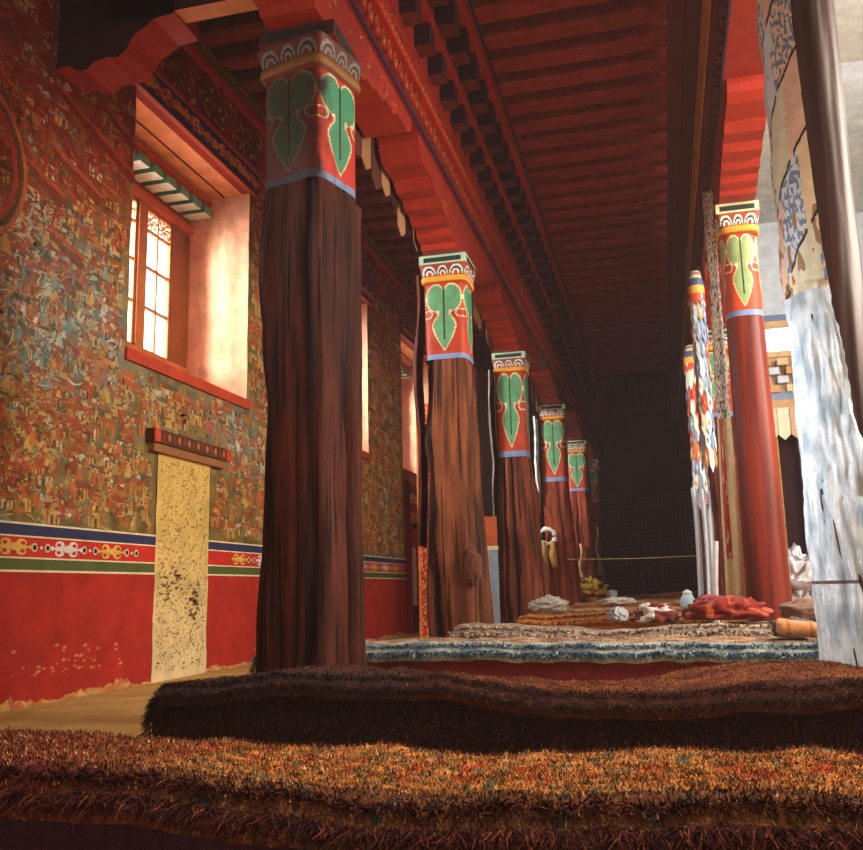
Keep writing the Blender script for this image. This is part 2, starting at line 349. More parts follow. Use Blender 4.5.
# ---- windows
def window(n, a, b):
    s = b-a; X = XW-WT+.05; FR = c8(176, 96, 44)
    w_ = MB(); c = a+s*.575; L0, R1 = a+.34, b-.42
    zb, zt = 3.5, 5.22
    w_.box(X-.05, X+.05, a, L0, Z0, Z1, FR); w_.box(X-.05, X+.05, R1, b, Z0, Z1, FR)
    w_.box(X-.06, X+.06, c-.085, c+.085, zb-.1, zt+.1, FR)
    w_.box(X-.05, X+.05, L0, R1, Z0, zb, FR); w_.box(X-.05, X+.09, a, b, zt+.02, zt+.12, c8(200, 90, 44)); w_.box(X-.05, X+.03, a, b, zt+.12, Z1, c8(176, 52, 30))
    w_.box(X-.05, X+.09, a, b, zb-.1, zb, FR)
    fr = struct(w_.build('window_%d' % n, M_paint, None)); 
    for (p, q) in ((L0, c-.085), (c+.085, R1)):
        g = MB(); g.box(X-.03, X+.03, p, p+.035, zb, zt, FR); g.box(X-.03, X+.03, q-.035, q, zb, zt, FR)
        g.box(X-.03, X+.03, p, q, zb, zb+.04, FR); g.box(X-.03, X+.03, p, q, zt-.03, zt+.02, FR)
        mid = (p+q)/2; g.box(X-.018, X+.018, mid-.014, mid+.014, zb, zt-.02, FR)
        for f in (.31, .59, .85): g.box(X-.018, X+.018, p, q, zb+(zt-zb)*f-.014, zb+(zt-zb)*f+.014, FR)
        zz = zb+(zt-zb)*.925; hh = (q-p)/4             # pierced carved tracery at the head of each light
        for cc in (p+hh, q-hh):
            for t in range(8):
                an = PI/4*t; pts = [(X, cc+math.cos(an)*.02, zz+math.sin(an)*.02), (X, cc+math.cos(an+.35)*hh*.55, zz+math.sin(an+.35)*.07), (X, cc+math.cos(an)*hh*.95, zz+math.sin(an)*.12)]
                g.tube(pts, .012, FR, 5)
        sh = g.build('sash', M_paint, fr)
        pg = MB(); pg.box(X-.004, X+.004, p+.02, q-.02, zb+.02, zt-.02, WHITE); pg.build('pane', M_glass, sh)
    d = MB(); k = 0; y = a+.02
    while y+.14 < b:                                    # little green and white joist ends above the sashes
        d.box(X+.05, X+.36, y, y+.19, zt+.20, zt+.30, c8(110, 176, 144), bottom=c8(226, 240, 224), front=c8(90, 150, 120))
        d.box(X+.05, X+.30, y+.03, y+.16, zt+.30, zt+.37, c8(204, 84, 40))
        y += .285
    d.box(X+.03, X+.34, a, b, zt+.37, zt+.42, c8(204, 84, 40))
    d.build('joist_ends', M_paint, fr)
    l = MB(); l.box(XW, XW+.05, a-.10, b+.14, 5.70, 6.02, c8(44, 42, 92)); l.box(XW, XW+.07, a-.1, b+.14, 5.985, 6.03, c8(170, 52, 34)); l.box(XW, XW+.056, a-.1, b+.14, 5.69, 5.71, c8(176, 60, 40))
    rr = random.Random(n)
    for q in range(13):                                  # orange blossoms on the blue lintel
        cy = a+.08+(b-a-.1)*q/12; 
        for t in range(9):
            an = t*.7; ry = .10
            poly_wall(l, ell(cy+math.cos(an)*ry*(.5+.8*rr.random()), 5.85+math.sin(an)*.08*rr.random()+.0, .04, .03, 7), XW+.052+.001*(t % 3), rr.choice([c8(214, 110, 60), c8(226, 150, 80), c8(200, 80, 50)]))
        poly_wall(l, ell(cy, 5.85, .035, .025, 8), XW+.056, c8(226, 150, 80))
        poly_wall(l, ell(cy+.19, 5.85+.05*(-1)**q, .035, .02, 6), XW+.053, c8(110, 140, 80))
    l.build('painted_lintel', M_paint, fr)
for i, (a, b) in enumerate(WIN): window(i+1, a, b)
# ---- walled-up doorway in the left wall with tan plaster, and its lintel
m = MB(); rr = random.Random(9); TP = c8(216, 180, 100)
m.grid(lambda u, v: (XW+.012+.006*nz(u*5, v*9), 7.72+1.04*u+(.02*nz(v*6, 1) if u in (0, 1) else 0), 2.16*v), 10, 22, lambda u, v: mixc(TP, c8(224, 200, 150), 1-v*1.4))
for k in range(1500):
    y = rr.uniform(7.76, 8.72); z = rr.uniform(.08, 2.12); s = rr.uniform(.004, .012)
    poly_wall(m, ell(y, z, s, s*.8, 5), XW+.020, rr.choice([c8(150, 110, 54), c8(110, 80, 44), c8(180, 140, 70), c8(236, 214, 160)]))
for (cy, cz) in ((7.95, .86), (8.45, .72), (8.12, .98), (8.5, .82), (8.48, .62)):
    for k in range(14): poly_wall(m, ell(cy+rr.gauss(0, .05), cz+rr.gauss(0, .05), rr.uniform(.01, .03), rr.uniform(.006, .018), 6), XW+.022, c8(120, 92, 60))
m.build('blocked_doorway', M_plaster, wall)
m = MB(); m.box(XW, XW+.10, 7.5, 9.06, 2.24, 2.37, c8(92, 50, 36)); m.box(XW, XW+.07, 7.55, 9.0, 2.16, 2.24, c8(150, 100, 60))
for k in range(16): poly_wall(m, ell(7.58+k*.094, 2.305, .03, .04, 7), XW+.103, [c8(176, 110, 60), c8(120, 60, 50)][k % 2])
for yy in (7.52, 8.98): m.box(XW+.1, XW+.112, yy-.03, yy+.07, 2.24, 2.37, c8(190, 70, 44))
m.build('doorway_lintel', M_paint, wall)
# ---- side door with its curtain, left wall beyond the second column
m = MB(); m.box(XW, XW+.1, 16.38, 16.52, 0, 2.85, c8(130, 30, 40)); m.box(XW, XW+.1, 17.98, 18.12, 0, 2.85, c8(170, 44, 34)); m.box(XW, XW+.12, 16.3, 18.2, 2.85, 3.0, c8(160, 60, 36))
dr = struct(m.build('door_1', M_paint)); 
m = MB(); m.box(XW+.005, XW+.03, 16.52, 17.98, 0, 2.85, c8(70, 22, 34)); m.box(XW+.02, XW+.05, 16.55, 17.0, .5, 1.6, c8(226, 170, 150)); m.box(XW+.02, XW+.05, 16.55, 17.98, 1.62, 1.95, c8(170, 36, 34)); m.build('door_leaf', M_paint, dr)
m = MB()
m.grid(lambda u, v: (XW+.14+.03*math.sin(u*26), 16.3+1.9*u, 2.95-.9*v-.03*math.sin(u*50)*(v > .95)), 60, 10,
       lambda u, v: [c8(196, 110, 50), c8(120, 70, 44), c8(206, 140, 70), c8(150, 60, 36), c8(206, 120, 50)][int(v*4.99)])
cu = m.build('door_curtain', M_cloth); tag(cu, 'orange and brown banded curtain hanging over the side door of the left wall', 'curtain')

# ================================================================== BEAMS AND RAFTERS
def scroll(mb, x, y0, y1, z0, z1, n, cols, seed, sx=1, sc=1):
    r_ = random.Random(seed)
    for k in range(n):
        y = r_.uniform(y0, y1); z = r_.uniform(z0, z1); s = r_.uniform(.02, .05)*sc; an = r_.uniform(0, PI)
        pts = [(y+math.cos(an+t)*s, z+math.sin(an+t)*s*.7) for t in (0, .8, 1.6, 2.4)]+[(y+math.cos(an+t)*s*.6, z+math.sin(an+t)*s*.4) for t in (2.2, 1.4, .6)]
        pts = [(a, min(z1, max(z0, b))) for a, b in pts]
        mb.face([(x+sx*.0015*(1+k % 3), a, b) for a, b in pts], r_.choice(cols))
def long_beam(label, xi, xo, side, rich):
    """side=+1: the aisle lies at +x of the beam"""
    bm_ = thing('main_beam', label, 'beam', ((xi+xo)/2, 14, 5.12))
    m = MB(); lo, hi = min(xi, xo), max(xi, xo)
    m.box(lo, hi, -1, YB1, 5.12, 5.5, RED if rich else c8(130, 34, 26), bottom=c8(142, 38, 28))
    if rich:
        y = 5.4
        while y < 24:
            L = 1.1; r_ = random.Random(int(y*10))
            for k in range(22): 
                yy = y+r_.uniform(0, L*.6); xx = lo+.10+r_.uniform(0, .24)
                m.face([(xx, yy, 5.1185), (xx+.03, yy+.02, 5.1185), (xx+.02, yy+.06, 5.1185), (xx-.01, yy+.04, 5.1185)], r_.choice([c8(70, 30, 30), c8(196, 120, 60), c8(90, 70, 50)]))
            y += 1.1
    m.build('beam_timber', M_paint, bm_)
    m = MB(); s = side; f = lambda a, b: (min(a, b), max(a, b))
    a, b = f(xi, xi+s*.02); m.box(a, b, -1, YB1, 5.12, 5.17, c8(52, 30, 62))
    y = 4.5; k = 0
    while y < 30:          # row of lotus-petal studs
        a, b = f(xi+s*.005, xi+s*.05); st = .17
        cc = GOLD if k % 2 else c8(200, 110, 56)
        m.prism([(y, 5.20), (y+st*.62, 5.20), (y+st*.72, 5.29), (y+st*.31, 5.37), (y-.02, 5.29)], 0, a, b, c8(160, 52, 32) if rich else c8(90, 34, 28))
        m.face([(xi+s*.052, y+st*.08, 5.22), (xi+s*.052, y+st*.55, 5.22), (xi+s*.052, y+st*.31, 5.34)], c8(60, 30, 30))
        m.face([(xi+s*.053, y+st*.2, 5.22), (xi+s*.053, y+st*.42, 5.22), (xi+s*.053, y+st*.31, 5.28)], cc)
        y += st; k += 1
    m.build('lotus_moulding', M_paint, bm_)
    m = MB(); a, b = f(xi-s*.3, xi+s*.08); m.box(a, b, -1, YB1, 5.40, 5.46, c8(170, 44, 30) if rich else c8(110, 34, 26))
    a, b = f(xi-s*.3, xi+s*.05); m.box(a, b, -1, YB1, 5.46, 5.72, c8(152, 42, 30) if rich else c8(104, 32, 26))
    if rich: scroll(m, xi+s*.05, 4.5, 22, 5.50, 5.70, 700, [c8(120, 36, 26), c8(210, 110, 60), c8(84, 40, 30)], 3)
    y = 4.5
    while y < 24: a, b = f(xi+s*.05, xi+s*.07); m.box(a, b, y, y+.05, 5.47, 5.50, GOLD); y += .1
    m.build('fascia', M_paint, bm_)
    if rich:
        m = MB(); a, b = f(xi-s*.2, xi+s*.06); m.box(a, b, -1, YB1, 5.72, 6.02, c8(148, 40, 28)); scroll(m, xi+s*.06, 4.5, 22, 5.74, 6.0, 500, [c8(210, 100, 50), c8(110, 40, 26)], 4)
        a, b = f(xi-s*.2, xi+s*.24); m.box(a, b, -1, YB1, 6.0, 6.08, c8(160, 44, 30)); a, b = f(xi-s*.2, xi+s*.2); m.box(a, b, -1, YB1, 6.08, 6.44, c8(150, 44, 30)); scroll(m, xi+s*.2, 4.5, 22, 6.1, 6.4, 700, [c8(214, 110, 56), c8(90, 36, 26)], 6)
        a, b = f(xi-s*.2, xi+s*.46); m.box(a, b, -1, YB1, 6.44, 6.58, c8(160, 42, 30)); m.build('stepped_boards', M_paint, bm_)
        CB = c8(58, 28, 48); CU = c8(92, 34, 32)
        for k in range(44):
            y = 4.35+k*.5
            m = MB(); a, b = f(xi, xi+s*.21); m.box(a, b, y, y+.20, 5.77, 5.99, CB, bottom=CU, front=c8(46, 24, 44)); m.build('joist_end', M_paint, bm_)
            m = MB(); a, b = f(xi, xi+s*.40); m.box(a, b, y+.26, y+.48, 6.12, 6.41, CB, bottom=CU, front=c8(46, 24, 44)); m.build('joist_end', M_paint, bm_)
    else:
        m = MB(); a, b = f(xi-s*.1, xi+s*.03); m.box(a, b, -1, YB1, 5.72, 5.95, c8(96, 30, 26))
        a, b = f(xi-s*.1, xi+s*.2); m.box(a, b, -1, YB1, 6.5, 6.6, c8(92, 30, 26)); a, b = f(xi-s*.1, xi+s*.36); m.box(a, b, -1, YB1, 6.6, 6.72, c8(104, 32, 26)); m.build('stepped_boards', M_paint, bm_)
        m = MB(); r_ = random.Random(2); a, b = f(xi-s*.1, xi+s*.04); m.box(a, b, -1, YB1, 5.95, 6.5, c8(240, 200, 110))
        for k in range(1800):
            y = r_.uniform(2, 26); z = r_.uniform(5.97, 6.48); d = r_.uniform(.01, .03)
            m.face([(xi+s*(.0415+.001*(k % 3)), y-d, z), (xi+s*(.0415+.001*(k % 3)), y, z-d), (xi+s*(.0415+.001*(k % 3)), y+d, z), (xi+s*(.0415+.001*(k % 3)), y, z+d)], r_.choice([c8(120, 70, 36), c8(230, 196, 110), c8(180, 70, 40), c8(90, 90, 50)]))
        m.build('gilded_frieze', M_paint, bm_)
    return bm_
long_beam('long red carved beam over the left row of columns, with stepped joist ends', -2.0, -2.44, 1, True)
long_beam('dark red beam with a gilded frieze over the right row of columns', .77, 1.21, -1, False)
m = MB()                                                                 # transverse beam above the nearest left column
tb = thing('cross_beam', 'red cross beam from the nearest left column to the mural wall', 'beam', (-3.5, 6.15, 5.52))
m.box(-4.35, -2.44, 5.95, 6.13, 5.52, 6.0, c8(150, 44, 30), bottom=c8(212, 132, 70), front=c8(60, 30, 28)); m.build('beam_timber', M_paint, tb)  # lit tan underside and shaded dark front are set in the colours
m = MB(); prof = [(-4.70, 5.12), (-4.70, 4.78), (-4.36, 4.86), (-4.26, 4.94), (-4.14, 4.90), (-4.04, 4.97), (-3.92, 4.92), (-3.82, 5.0), (-3.66, 5.02), (-3.56, 5.12)]
prof = [(-4.70,6.0),(-4.70,5.18),(-4.59,5.2),(-4.47,5.13),(-4.41,5.13),(-4.33,5.19),(-4.2,5.21),(-4.12,5.19),(-4.04,5.24),(-4.0,5.32),(-3.95,5.38),(-3.87,5.42),(-3.79,5.48),(-3.6,5.50),(-3.6,6.0)]
m.prism(prof, 1, 5.95, 6.35, c8(44, 20, 20), side=c8(164, 42, 30)); m.build('bow_bracket', M_paint, tb)  # bracket face coloured dark for its shade, underside kept red
def rafter(x0, x1, y, wd, z0, z1, col, label, group):
    m = MB(); pr = [(y, z1), (y, z0+.04), (y+.04, z0), (y+wd-.04, z0), (y+wd, z0+.04), (y+wd, z1)]
    n = 6; sag = random.uniform(-.01, .012)
    k0 = len(m.v)
    for i in range(n+1):
        t = i/n; x = x0+(x1-x0)*t; s_ = sag*math.sin(t*PI); dy = .012*nz(x*2, y, 1)
        for (a, b) in pr: m.v.append((x, a+dy, b-s_ if b < z1 else b))
    q = len(pr)
    for i in range(n):
        for j in range(q-1): m.f.append((i*q+j, i*q+j+1, (i+1)*q+j+1, (i+1)*q+j)); m.c.append(col)
    m.f.append(tuple(range(q))); m.c.append(col); m.f.append(tuple(n*q+j for j in range(q))); m.c.append(col)
    return tag(m.build('ceiling_rafter', M_dark), label, 'rafter', group)
random.seed(4)
for k in range(44):
    y = 3.9+k*.5; g = random.uniform(.85, 1.12)
    rafter(-1.56, .43, y, .27, 6.76, 7.0, tuple(v*g for v in c8(146, 44, 30)), 'dark red rafter crossing the middle of the ceiling between the two long beams', 'rafters of the central aisle')
for k in range(30):
    y = 6.1+k*.5; g = random.uniform(.8, 1.15)
    rafter(XW, -2.3, y, .25, 6.84, 7.0, tuple(v*g for v in c8(128, 54, 38)), 'brown rafter over the side aisle between mural wall and left beam', 'rafters of the left side aisle')
m = MB()                                                                 # pleated valance with hanging tongues, on the wall side of the left beam
for k in range(60):
    y = 5.9+k*.30; g = random.uniform(.6, 1.2); c = tuple(v*g for v in random.choice([c8(70, 34, 28), c8(104, 44, 30), c8(50, 28, 26), c8(150, 110, 80)]))
    zb = random.uniform(4.5, 4.72); x = -2.47+random.uniform(-.012, .012)
    m.prism([(y, 5.14), (y+.27, 5.14), (y+.27, zb+.08), (y+.135, zb), (y, zb+.08)], 0, x-.012, x, c, side=c8(176, 120, 80) if random.random() < .3 else c)
tag(m.build('beam_valance', M_silk), 'dark tongued valance hanging along the wall side of the left long beam', 'valance')

# ================================================================== COLUMNS
ROT = [0.0]
def facecoord(th):
    """four flat-ish faces: index and -1..1 coordinate across the face"""
    t = (th-ROT[0]+PI/4) % (2*PI); k = int(t/(PI/2)) % 4; return k, (t-(k*PI/2))/(PI/4)-1
def sup(th, e):
    th = th-ROT[0]
    c, s = math.cos(th), math.sin(th); return (abs(c)**e+abs(s)**e)**(-1/e)
def leafcol(th, t, bgc, leaf, nfaces=4):
    """t: 0 at the top of the painted neck, 1 at the bottom"""
    k, s = facecoord(th); a = abs(s)
    if t > .93: return LBLUE
    # leaf outline: two round lobes, waist, then a pointed heart
    def inside(a, t, g): return ((a-.44)/(.47+g))**2+((t-.19)/(.17+g*.35))**2 < 1
    def spear(a, t, g):
        if t < .2 or t > .88+g*.5: return False
        if t < .42: w_ = .30
        elif t < .56: w_ = .30+.30*math.sin((t-.42)/.14*PI/2)
        else: w_ = .60*(1-((t-.56)/.32)**1.6)
        return a < w_+g
    if a < .035 and .04 < t < .74: return c8(26, 56, 44)
    if abs(a-.04-(t-.12)*1.4-.12) < .03 and .36 < t < .46: return c8(26, 56, 44)
    bud = ((a-.88)**2/.07+(t-.40)**2/.0035)
    if bud < .55: return ORED
    if bud < 1: return CREAM
    if inside(a, t, 0) or spear(a, t, 0): return mixc(leaf, c8(130, 170, 110), .35*(k % 2))
    if inside(a, t, .07) or spear(a, t, .07): return CREAM
    return bgc
def column(nm, label, x, y, r0, r1, zb, ztop, sq, col, seed, bgc=ORED, leaf=GREEN, crack=1.0, lean=(0, 0), capcol=True, smoothness=1.0, shade_tint=0, mat=None):
    t_ = thing('wooden_column', label, 'column', (x, y, 0), 'columns of the prayer hall')
    H = zb; rs = random.Random(seed)
    cr = [(rs.uniform(0, 2*PI), rs.uniform(.5, 1.25), rs.uniform(0, 9)) for _ in range(11)]
    def rad(th, z):
        u = z/H; r = r0*(1-u)+r1*u; r *= sup(th+.0, sq)
        r *= 1+smoothness*(.10*nz(math.cos(th)*1.2+seed, math.sin(th)*1.2, z*.5)+.05*nz(math.cos(th)*3+seed, math.sin(th)*3, z*1.4)+.016*nz(math.cos(th)*9, math.sin(th)*9+seed, z*2.5))
        for (ph, dp, o) in cr:
            c_ = ph+.30*nz(z*.55, o)+.1*nz(z*1.7, o); d = (th-c_+PI) % (2*PI)-PI
            fz = max(0, nz(z*.45, o+5)+.45)
            r += max(0, smoothness-.9)*.09*max(0, nz(z*1.1+o*3, ph*2)-.12)*math.exp(-(d/.3)**2)*2.2
            r -= crack*.11*dp*fz*math.exp(-(d/(.06+.07*dp))**2)*(r0/.3)
            r += crack*.012*dp*fz*math.exp(-((abs(d)-.2)/.1)**2)
        return r
    def pt(u, v):
        th = 2*PI*u; z = H*v; r = rad(th, z)
        if v > .985: r = min(r, r1*sup(th, sq)*1.0)
        return (x+lean[0]*(v-1)+r*math.cos(th), y+lean[1]*(v-1)+r*math.sin(th), z)
    def cl(u, v):
        th = 2*PI*u; z = H*v; n = nz(math.cos(th)*4+seed, math.sin(th)*4, z*.9); c = mixc(col, tuple(q*.5 for q in col), .5+n*1.3)
        for (ph, dp, o) in cr:
            c_ = ph+.30*nz(z*.55, o)+.1*nz(z*1.7, o); d = (th-c_+PI) % (2*PI)-PI; fz = max(0, nz(z*.45, o+5)+.45)
            c = mixc(c, c8(30, 14, 12), min(1, crack*fz*dp*2.6)*math.exp(-(d/(.07+.05*dp))**2))
        k_ = nz(math.cos(th)*14+seed, math.sin(th)*14, z*1.1)
        if k_ > .22: c = mixc(c, c8(28, 14, 12), min(1, crack)*min(1, (k_-.22)*6))
        return c
    m = MB(); m.grid(pt, 120, 110, cl, closeu=True); m.build('shaft', mat or M_wood, t_, smooth=True)
    zn = ztop-.62*.92
    # painted neck between shaft and capital
    zc = ztop-.34
    m = MB(); def_r = r1*1.0
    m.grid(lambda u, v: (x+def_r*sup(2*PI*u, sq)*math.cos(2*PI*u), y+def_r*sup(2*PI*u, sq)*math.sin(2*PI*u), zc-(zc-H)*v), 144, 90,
           lambda u, v: mixc(mixc(leafcol(2*PI*u, v, bgc, leaf), c8(120, 60, 40), .12+.25*nz(u*20, v*9, seed)), c8(44, 30, 24), shade_tint*(.85 if facecoord(2*PI*u)[0] != 0 else max(0, .7+nz(v*4, u*30)-(facecoord(2*PI*u)[1]+1)*1.4))), closeu=True)  # shade of the faces turned from the aisle, painted into the neck
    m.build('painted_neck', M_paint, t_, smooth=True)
    # capital: yellow roll, petal arches, slab
    m = MB(); a = r1*1.0
    m.grid(lambda u, v: (x+(a+.02*math.sin(v*PI)+.02*v)*sup(2*PI*u, sq+1)*math.cos(2*PI*u), y+(a+.02*math.sin(v*PI)+.02*v)*sup(2*PI*u, sq+1)*math.sin(2*PI*u), zc+.10*v), 96, 8,
           lambda u, v: c8(222, 160, 52) if (v > .2 and v < .85 and (u*48) % 1 > .12) else c8(176, 70, 34), closeu=True)
    if shade_tint: m.c = [mixc(q, c8(70, 34, 28), .7) for q in m.c]  # capital darkened along with the painted shade of the neck
    roll = m.build('bead_roll', M_paint, t_, smooth=True)
    def petal(u, v):
        k, s = facecoord(2*PI*u); q = ((s+1)*1.5) % 1-.5; d = math.hypot(q*2, (v-.05)*1.15)
        if d < .28: return ORED
        if d < .48: return WHITE
        if d < .70: return BLUE if capcol else c8(60, 60, 60)
        if d < .9: return c8(226, 224, 206)
        return c8(150, 60, 40)
    m = MB(); z2 = zc+.10
    m.grid(lambda u, v: (x+(a+.01+.03*v)*sup(2*PI*u, 9)*math.cos(2*PI*u), y+(a+.01+.03*v)*sup(2*PI*u, 9)*math.sin(2*PI*u), z2+.13*v), 192, 16, petal, closeu=True)
    if shade_tint: m.c = [mixc(q, c8(60, 28, 24), .78) for q in m.c]
    m.build('petal_band', M_paint, t_, smooth=False)
    m = MB(); h = a*.93+.045; sl = c8(178, 212, 186) if capcol else c8(206, 206, 160)
    if shade_tint: sl = c8(74, 44, 40)
    m.box(x-h, x+h, y-h, y+h, z2+.13, ztop, sl, bottom=c8(120, 50, 40))
    m.box(x-h*.8, x+h*.8, y-h-.006, y-h, z2+.155, ztop-.03, c8(36, 50, 46)); m.box(x+h, x+h+.006, y-h*.8, y+h*.8, z2+.155, ztop-.03, c8(36, 50, 46)); m.box(x-h-.006, x-h, y-h*.8, y+h*.8, z2+.155, ztop-.03, c8(36, 50, 46))
    m.build('slab', M_paint, t_, bevel=.008)
    return t_
def bow(label, x, y, wd, L, z0, z1):
    h = z1-z0; hp = [(.30, 0), (.42, .0), (.46, .10), (.60, .14), (.66, .26), (.82, .24), (.90, .36), (1.10, .36), (1.18, .50), (1.40, .46), (1.52, .62), (L-.16, .60), (L-.04, .72), (L, .88), (L, 1.0)]
    po = [(y+a, z0+b*h) for a, b in hp]+[(y-a, z0+b*h) for a, b in hp[::-1]]
    m = MB(); m.prism(po, 0, x-wd/2, x+wd/2, c8(140, 38, 28), side=c8(166, 46, 30))
    # a thin gilt edge and painted scrolls on both cheeks
    for sx in (-1, 1): 
        for i in range(len(hp)-3):
            for s in (-1, 1):
                (a, b), (c, d) = hp[i], hp[i+1]
                m.face([(x+sx*(wd/2+.002), y+s*a, z0+b*h), (x+sx*(wd/2+.002), y+s*c, z0+d*h), (x+sx*(wd/2+.002), y+s*c, min(z1-.002, z0+d*h+.012)), (x+sx*(wd/2+.002), y+s*a, z0+b*h+.012)], c8(150, 60, 36))
        scroll(m, x+sx*(wd/2+.001), y-L+.5, y+L-.5, z0+.36*h, z1-.04, 60, [c8(90, 40, 50), c8(226, 150, 80), c8(60, 90, 80)], int(y*3), sx)
    o = m.build('bow_bracket', M_paint, None); o.data.transform(Matrix.Translation((-x, -y, -z0))); o.location = (x, y, z0)
    return tag(o, label, 'bracket', 'scalloped brackets under the long beams')
COLS = [ # x, y, r base, r top, neck bottom, cap top, colour
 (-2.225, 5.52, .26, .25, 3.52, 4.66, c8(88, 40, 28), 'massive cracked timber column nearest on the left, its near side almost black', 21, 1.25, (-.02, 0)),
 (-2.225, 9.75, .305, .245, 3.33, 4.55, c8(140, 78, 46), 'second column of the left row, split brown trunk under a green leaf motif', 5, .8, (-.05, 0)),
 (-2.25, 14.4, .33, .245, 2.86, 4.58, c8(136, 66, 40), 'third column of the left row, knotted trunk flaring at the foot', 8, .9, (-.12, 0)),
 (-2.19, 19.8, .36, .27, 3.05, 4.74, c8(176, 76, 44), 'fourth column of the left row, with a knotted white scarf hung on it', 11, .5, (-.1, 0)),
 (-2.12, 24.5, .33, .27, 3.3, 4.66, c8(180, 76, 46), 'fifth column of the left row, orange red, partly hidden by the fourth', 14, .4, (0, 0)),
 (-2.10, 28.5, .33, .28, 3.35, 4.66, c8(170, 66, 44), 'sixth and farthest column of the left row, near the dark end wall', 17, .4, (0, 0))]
ORDN = ['nearest', 'second', 'third', 'fourth', 'fifth', 'farthest']
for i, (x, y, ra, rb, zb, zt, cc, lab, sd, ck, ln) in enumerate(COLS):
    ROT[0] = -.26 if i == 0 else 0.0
    column('c', lab, x, y, ra, rb, zb, zt, 5 if i else 6, cc, sd, shade_tint=(i == 0), smoothness=1.5, crack=ck, lean=ln, bgc=ORED if i else c8(206, 52, 34), leaf=GREEN)
    bow('long red scalloped bracket on the %s column of the left row' % ORDN[i], x, y, .40, 2.0, zt, 5.12)
column('c', 'smooth red lacquered column on the right with a pale green leaf at its neck', .98, 9.62, .215, .185, 3.5, 4.72, 2.6, c8(134, 46, 30), 31, bgc=c8(204, 70, 32), leaf=c8(150, 166, 108), crack=.05, lean=(-.0, 0), capcol=False, smoothness=.15, mat=M_lacq)
bow('bright red bracket on the smooth red column of the right row', .98, 9.62, .36, 2.0, 4.72, 5.12)
wc = column('c', 'brown column at the right edge, wrapped on one side in pale cloth and foil', 1.045, 5.54, .19, .205, 4.5, 5.1, 2.2, c8(66, 34, 28), 41, bgc=c8(170, 70, 36), leaf=c8(110, 80, 50), crack=.08, lean=(.03, 0), smoothness=.5, mat=M_lacq)
for (yy, cc, lab) in ((14.4, c8(120, 54, 36), 'brown column behind the tan hanging, third of the right row'), (19.8, c8(110, 44, 36), 'fourth column of the right row behind the rag banners')):
    column('c', lab, .98, yy, .24, .22, 3.3, 4.66, 3, cc, int(yy), crack=.5)
    bow('red bracket on the %s column of the right row' % ('third' if yy < 15 else 'fourth'), .98, yy, .36, 2.0, 4.66, 5.12)

# ---- pale cloth and foil sheath around the wrapped column
m = MB(); X0, Y0 = 1.045, 5.54; PH = math.atan2(-Y0, -X0)
def edge_s(z): 
    pts = [(.0, .35), (.6, .5), (1.5, .5), (2.2, .25), (2.5, .08), (3.0, -.02), (3.6, -.10), (5.06, -.25)]
    for (a, b), (c, d) in zip(pts, pts[1:]):
        if z <= c: return b+(d-b)*(z-a)/(c-a)
    return -.3
def shpt(u, v):
    z = .02+5.0*v; s = edge_s(z)+(.10*nz(z*5, 2)+.06*nz(z*13, 4))*(1 if z < 2.4 else .15); t1 = PH+math.asin(max(-.95, min(.95, s))); t0 = PH-2.3; th = t0+(t1-t0)*u
    r = .200+.018*v
    if z < 2.5: r += .028*abs(nz(th*3, z*2.2, 1))+.018*nz(th*7+z*2, z*5, 2)+.004*nz(th*16, z*18, 3)
    else: r += .012*math.sin(min(1, (1-u)*3)*PI/2)*.5+.01*nz(th*5, z*4)+.025*((z*1.9-th*.55) % 1)
    if 1.25 < z < 1.6 and u > .72: r += .05*math.sin((z-1.25)/.35*PI)*(u-.72)*4
    return (X0-.03*(1-v)+r*math.cos(th), Y0+r*math.sin(th), z)
def shcol(u, v):
    z = .02+5.0*v
    if z < 2.45:
        n = nz(u*9, z*6, 1); n2 = nz(u*25, z*16, 5)
        c = mixc(c8(214, 226, 236), c8(150, 172, 190), .4+n*1.1)
        if n2 > .38: c = mixc(c, c8(110, 96, 88), .25)
        if .78 < z < .80: c = c8(90, 80, 78)
        return c
    q = z*1.9-u*1.5; tier = int(math.floor(q)); f = q-tier; half = int(u*3.2+.3*tier)
    if f < .055 and (u*3.2+.3*tier) % 1 > .15: return BLACK
    c = [c8(228, 206, 170), c8(206, 218, 226), c8(226, 190, 166), c8(214, 214, 190)][(tier*2+half*3) % 4]
    if (tier+half) % 3 == 1 and nz(u*30, z*26, 2) > .02: c = c8(110, 134, 172)
    if z < 2.95 and nz(u*14, z*9, 6) > .25: c = c8(150, 120, 80)
    return c
m.grid(shpt, 150, 520, shcol); sc = m.build('column_wrapping', M_silk, None, smooth=True)
tag(sc, 'pale patched cloth and crumpled silver foil wrapped around the right-hand column', 'wrapping')

# ---- dark pillar cloths on the shaded sides of two left columns
def pillar_cloth(x, y, z0, z1, wd, c1, c2, lab, seed, ln=0):
    m = MB()
    def f(u, v):
        z = z1-(z1-z0)*v; b = .02*math.sin(v*9+seed)+.03*nz(v*4, seed)
        return (x+ln*v-.05*math.sin(u*PI)*1.2-.012*nz(u*4, v*8)+b*.6, y-wd/2+wd*u+b, z-.10*abs(u-.5)*(v > .97))
    def c(u, v): return c2 if (u < .06 or u > .94) else (tuple(q*(.7+.6*((v*7) % 1)) for q in c1))
    m.grid(f, 16, 60, c); m.grid(lambda u, v: (f(u, v)[0]+.012, f(u, v)[1], f(u, v)[2]), 16, 60, c)
    return tag(m.build('pillar_cloth', M_silk, None, smooth=True), lab, 'hanging')
pillar_cloth(-2.54, 9.66, 1.3, 4.35, .3, c8(34, 20, 26), c8(150, 60, 40), 'black narrow cloth hanging on the wall side of the second left column', 1, -.02)
pillar_cloth(-2.56, 14.3, 1.5, 4.3, .5, c8(34, 22, 26), c8(206, 200, 190), 'black pale-edged cloth hanging on the wall side of the third left column', 3)
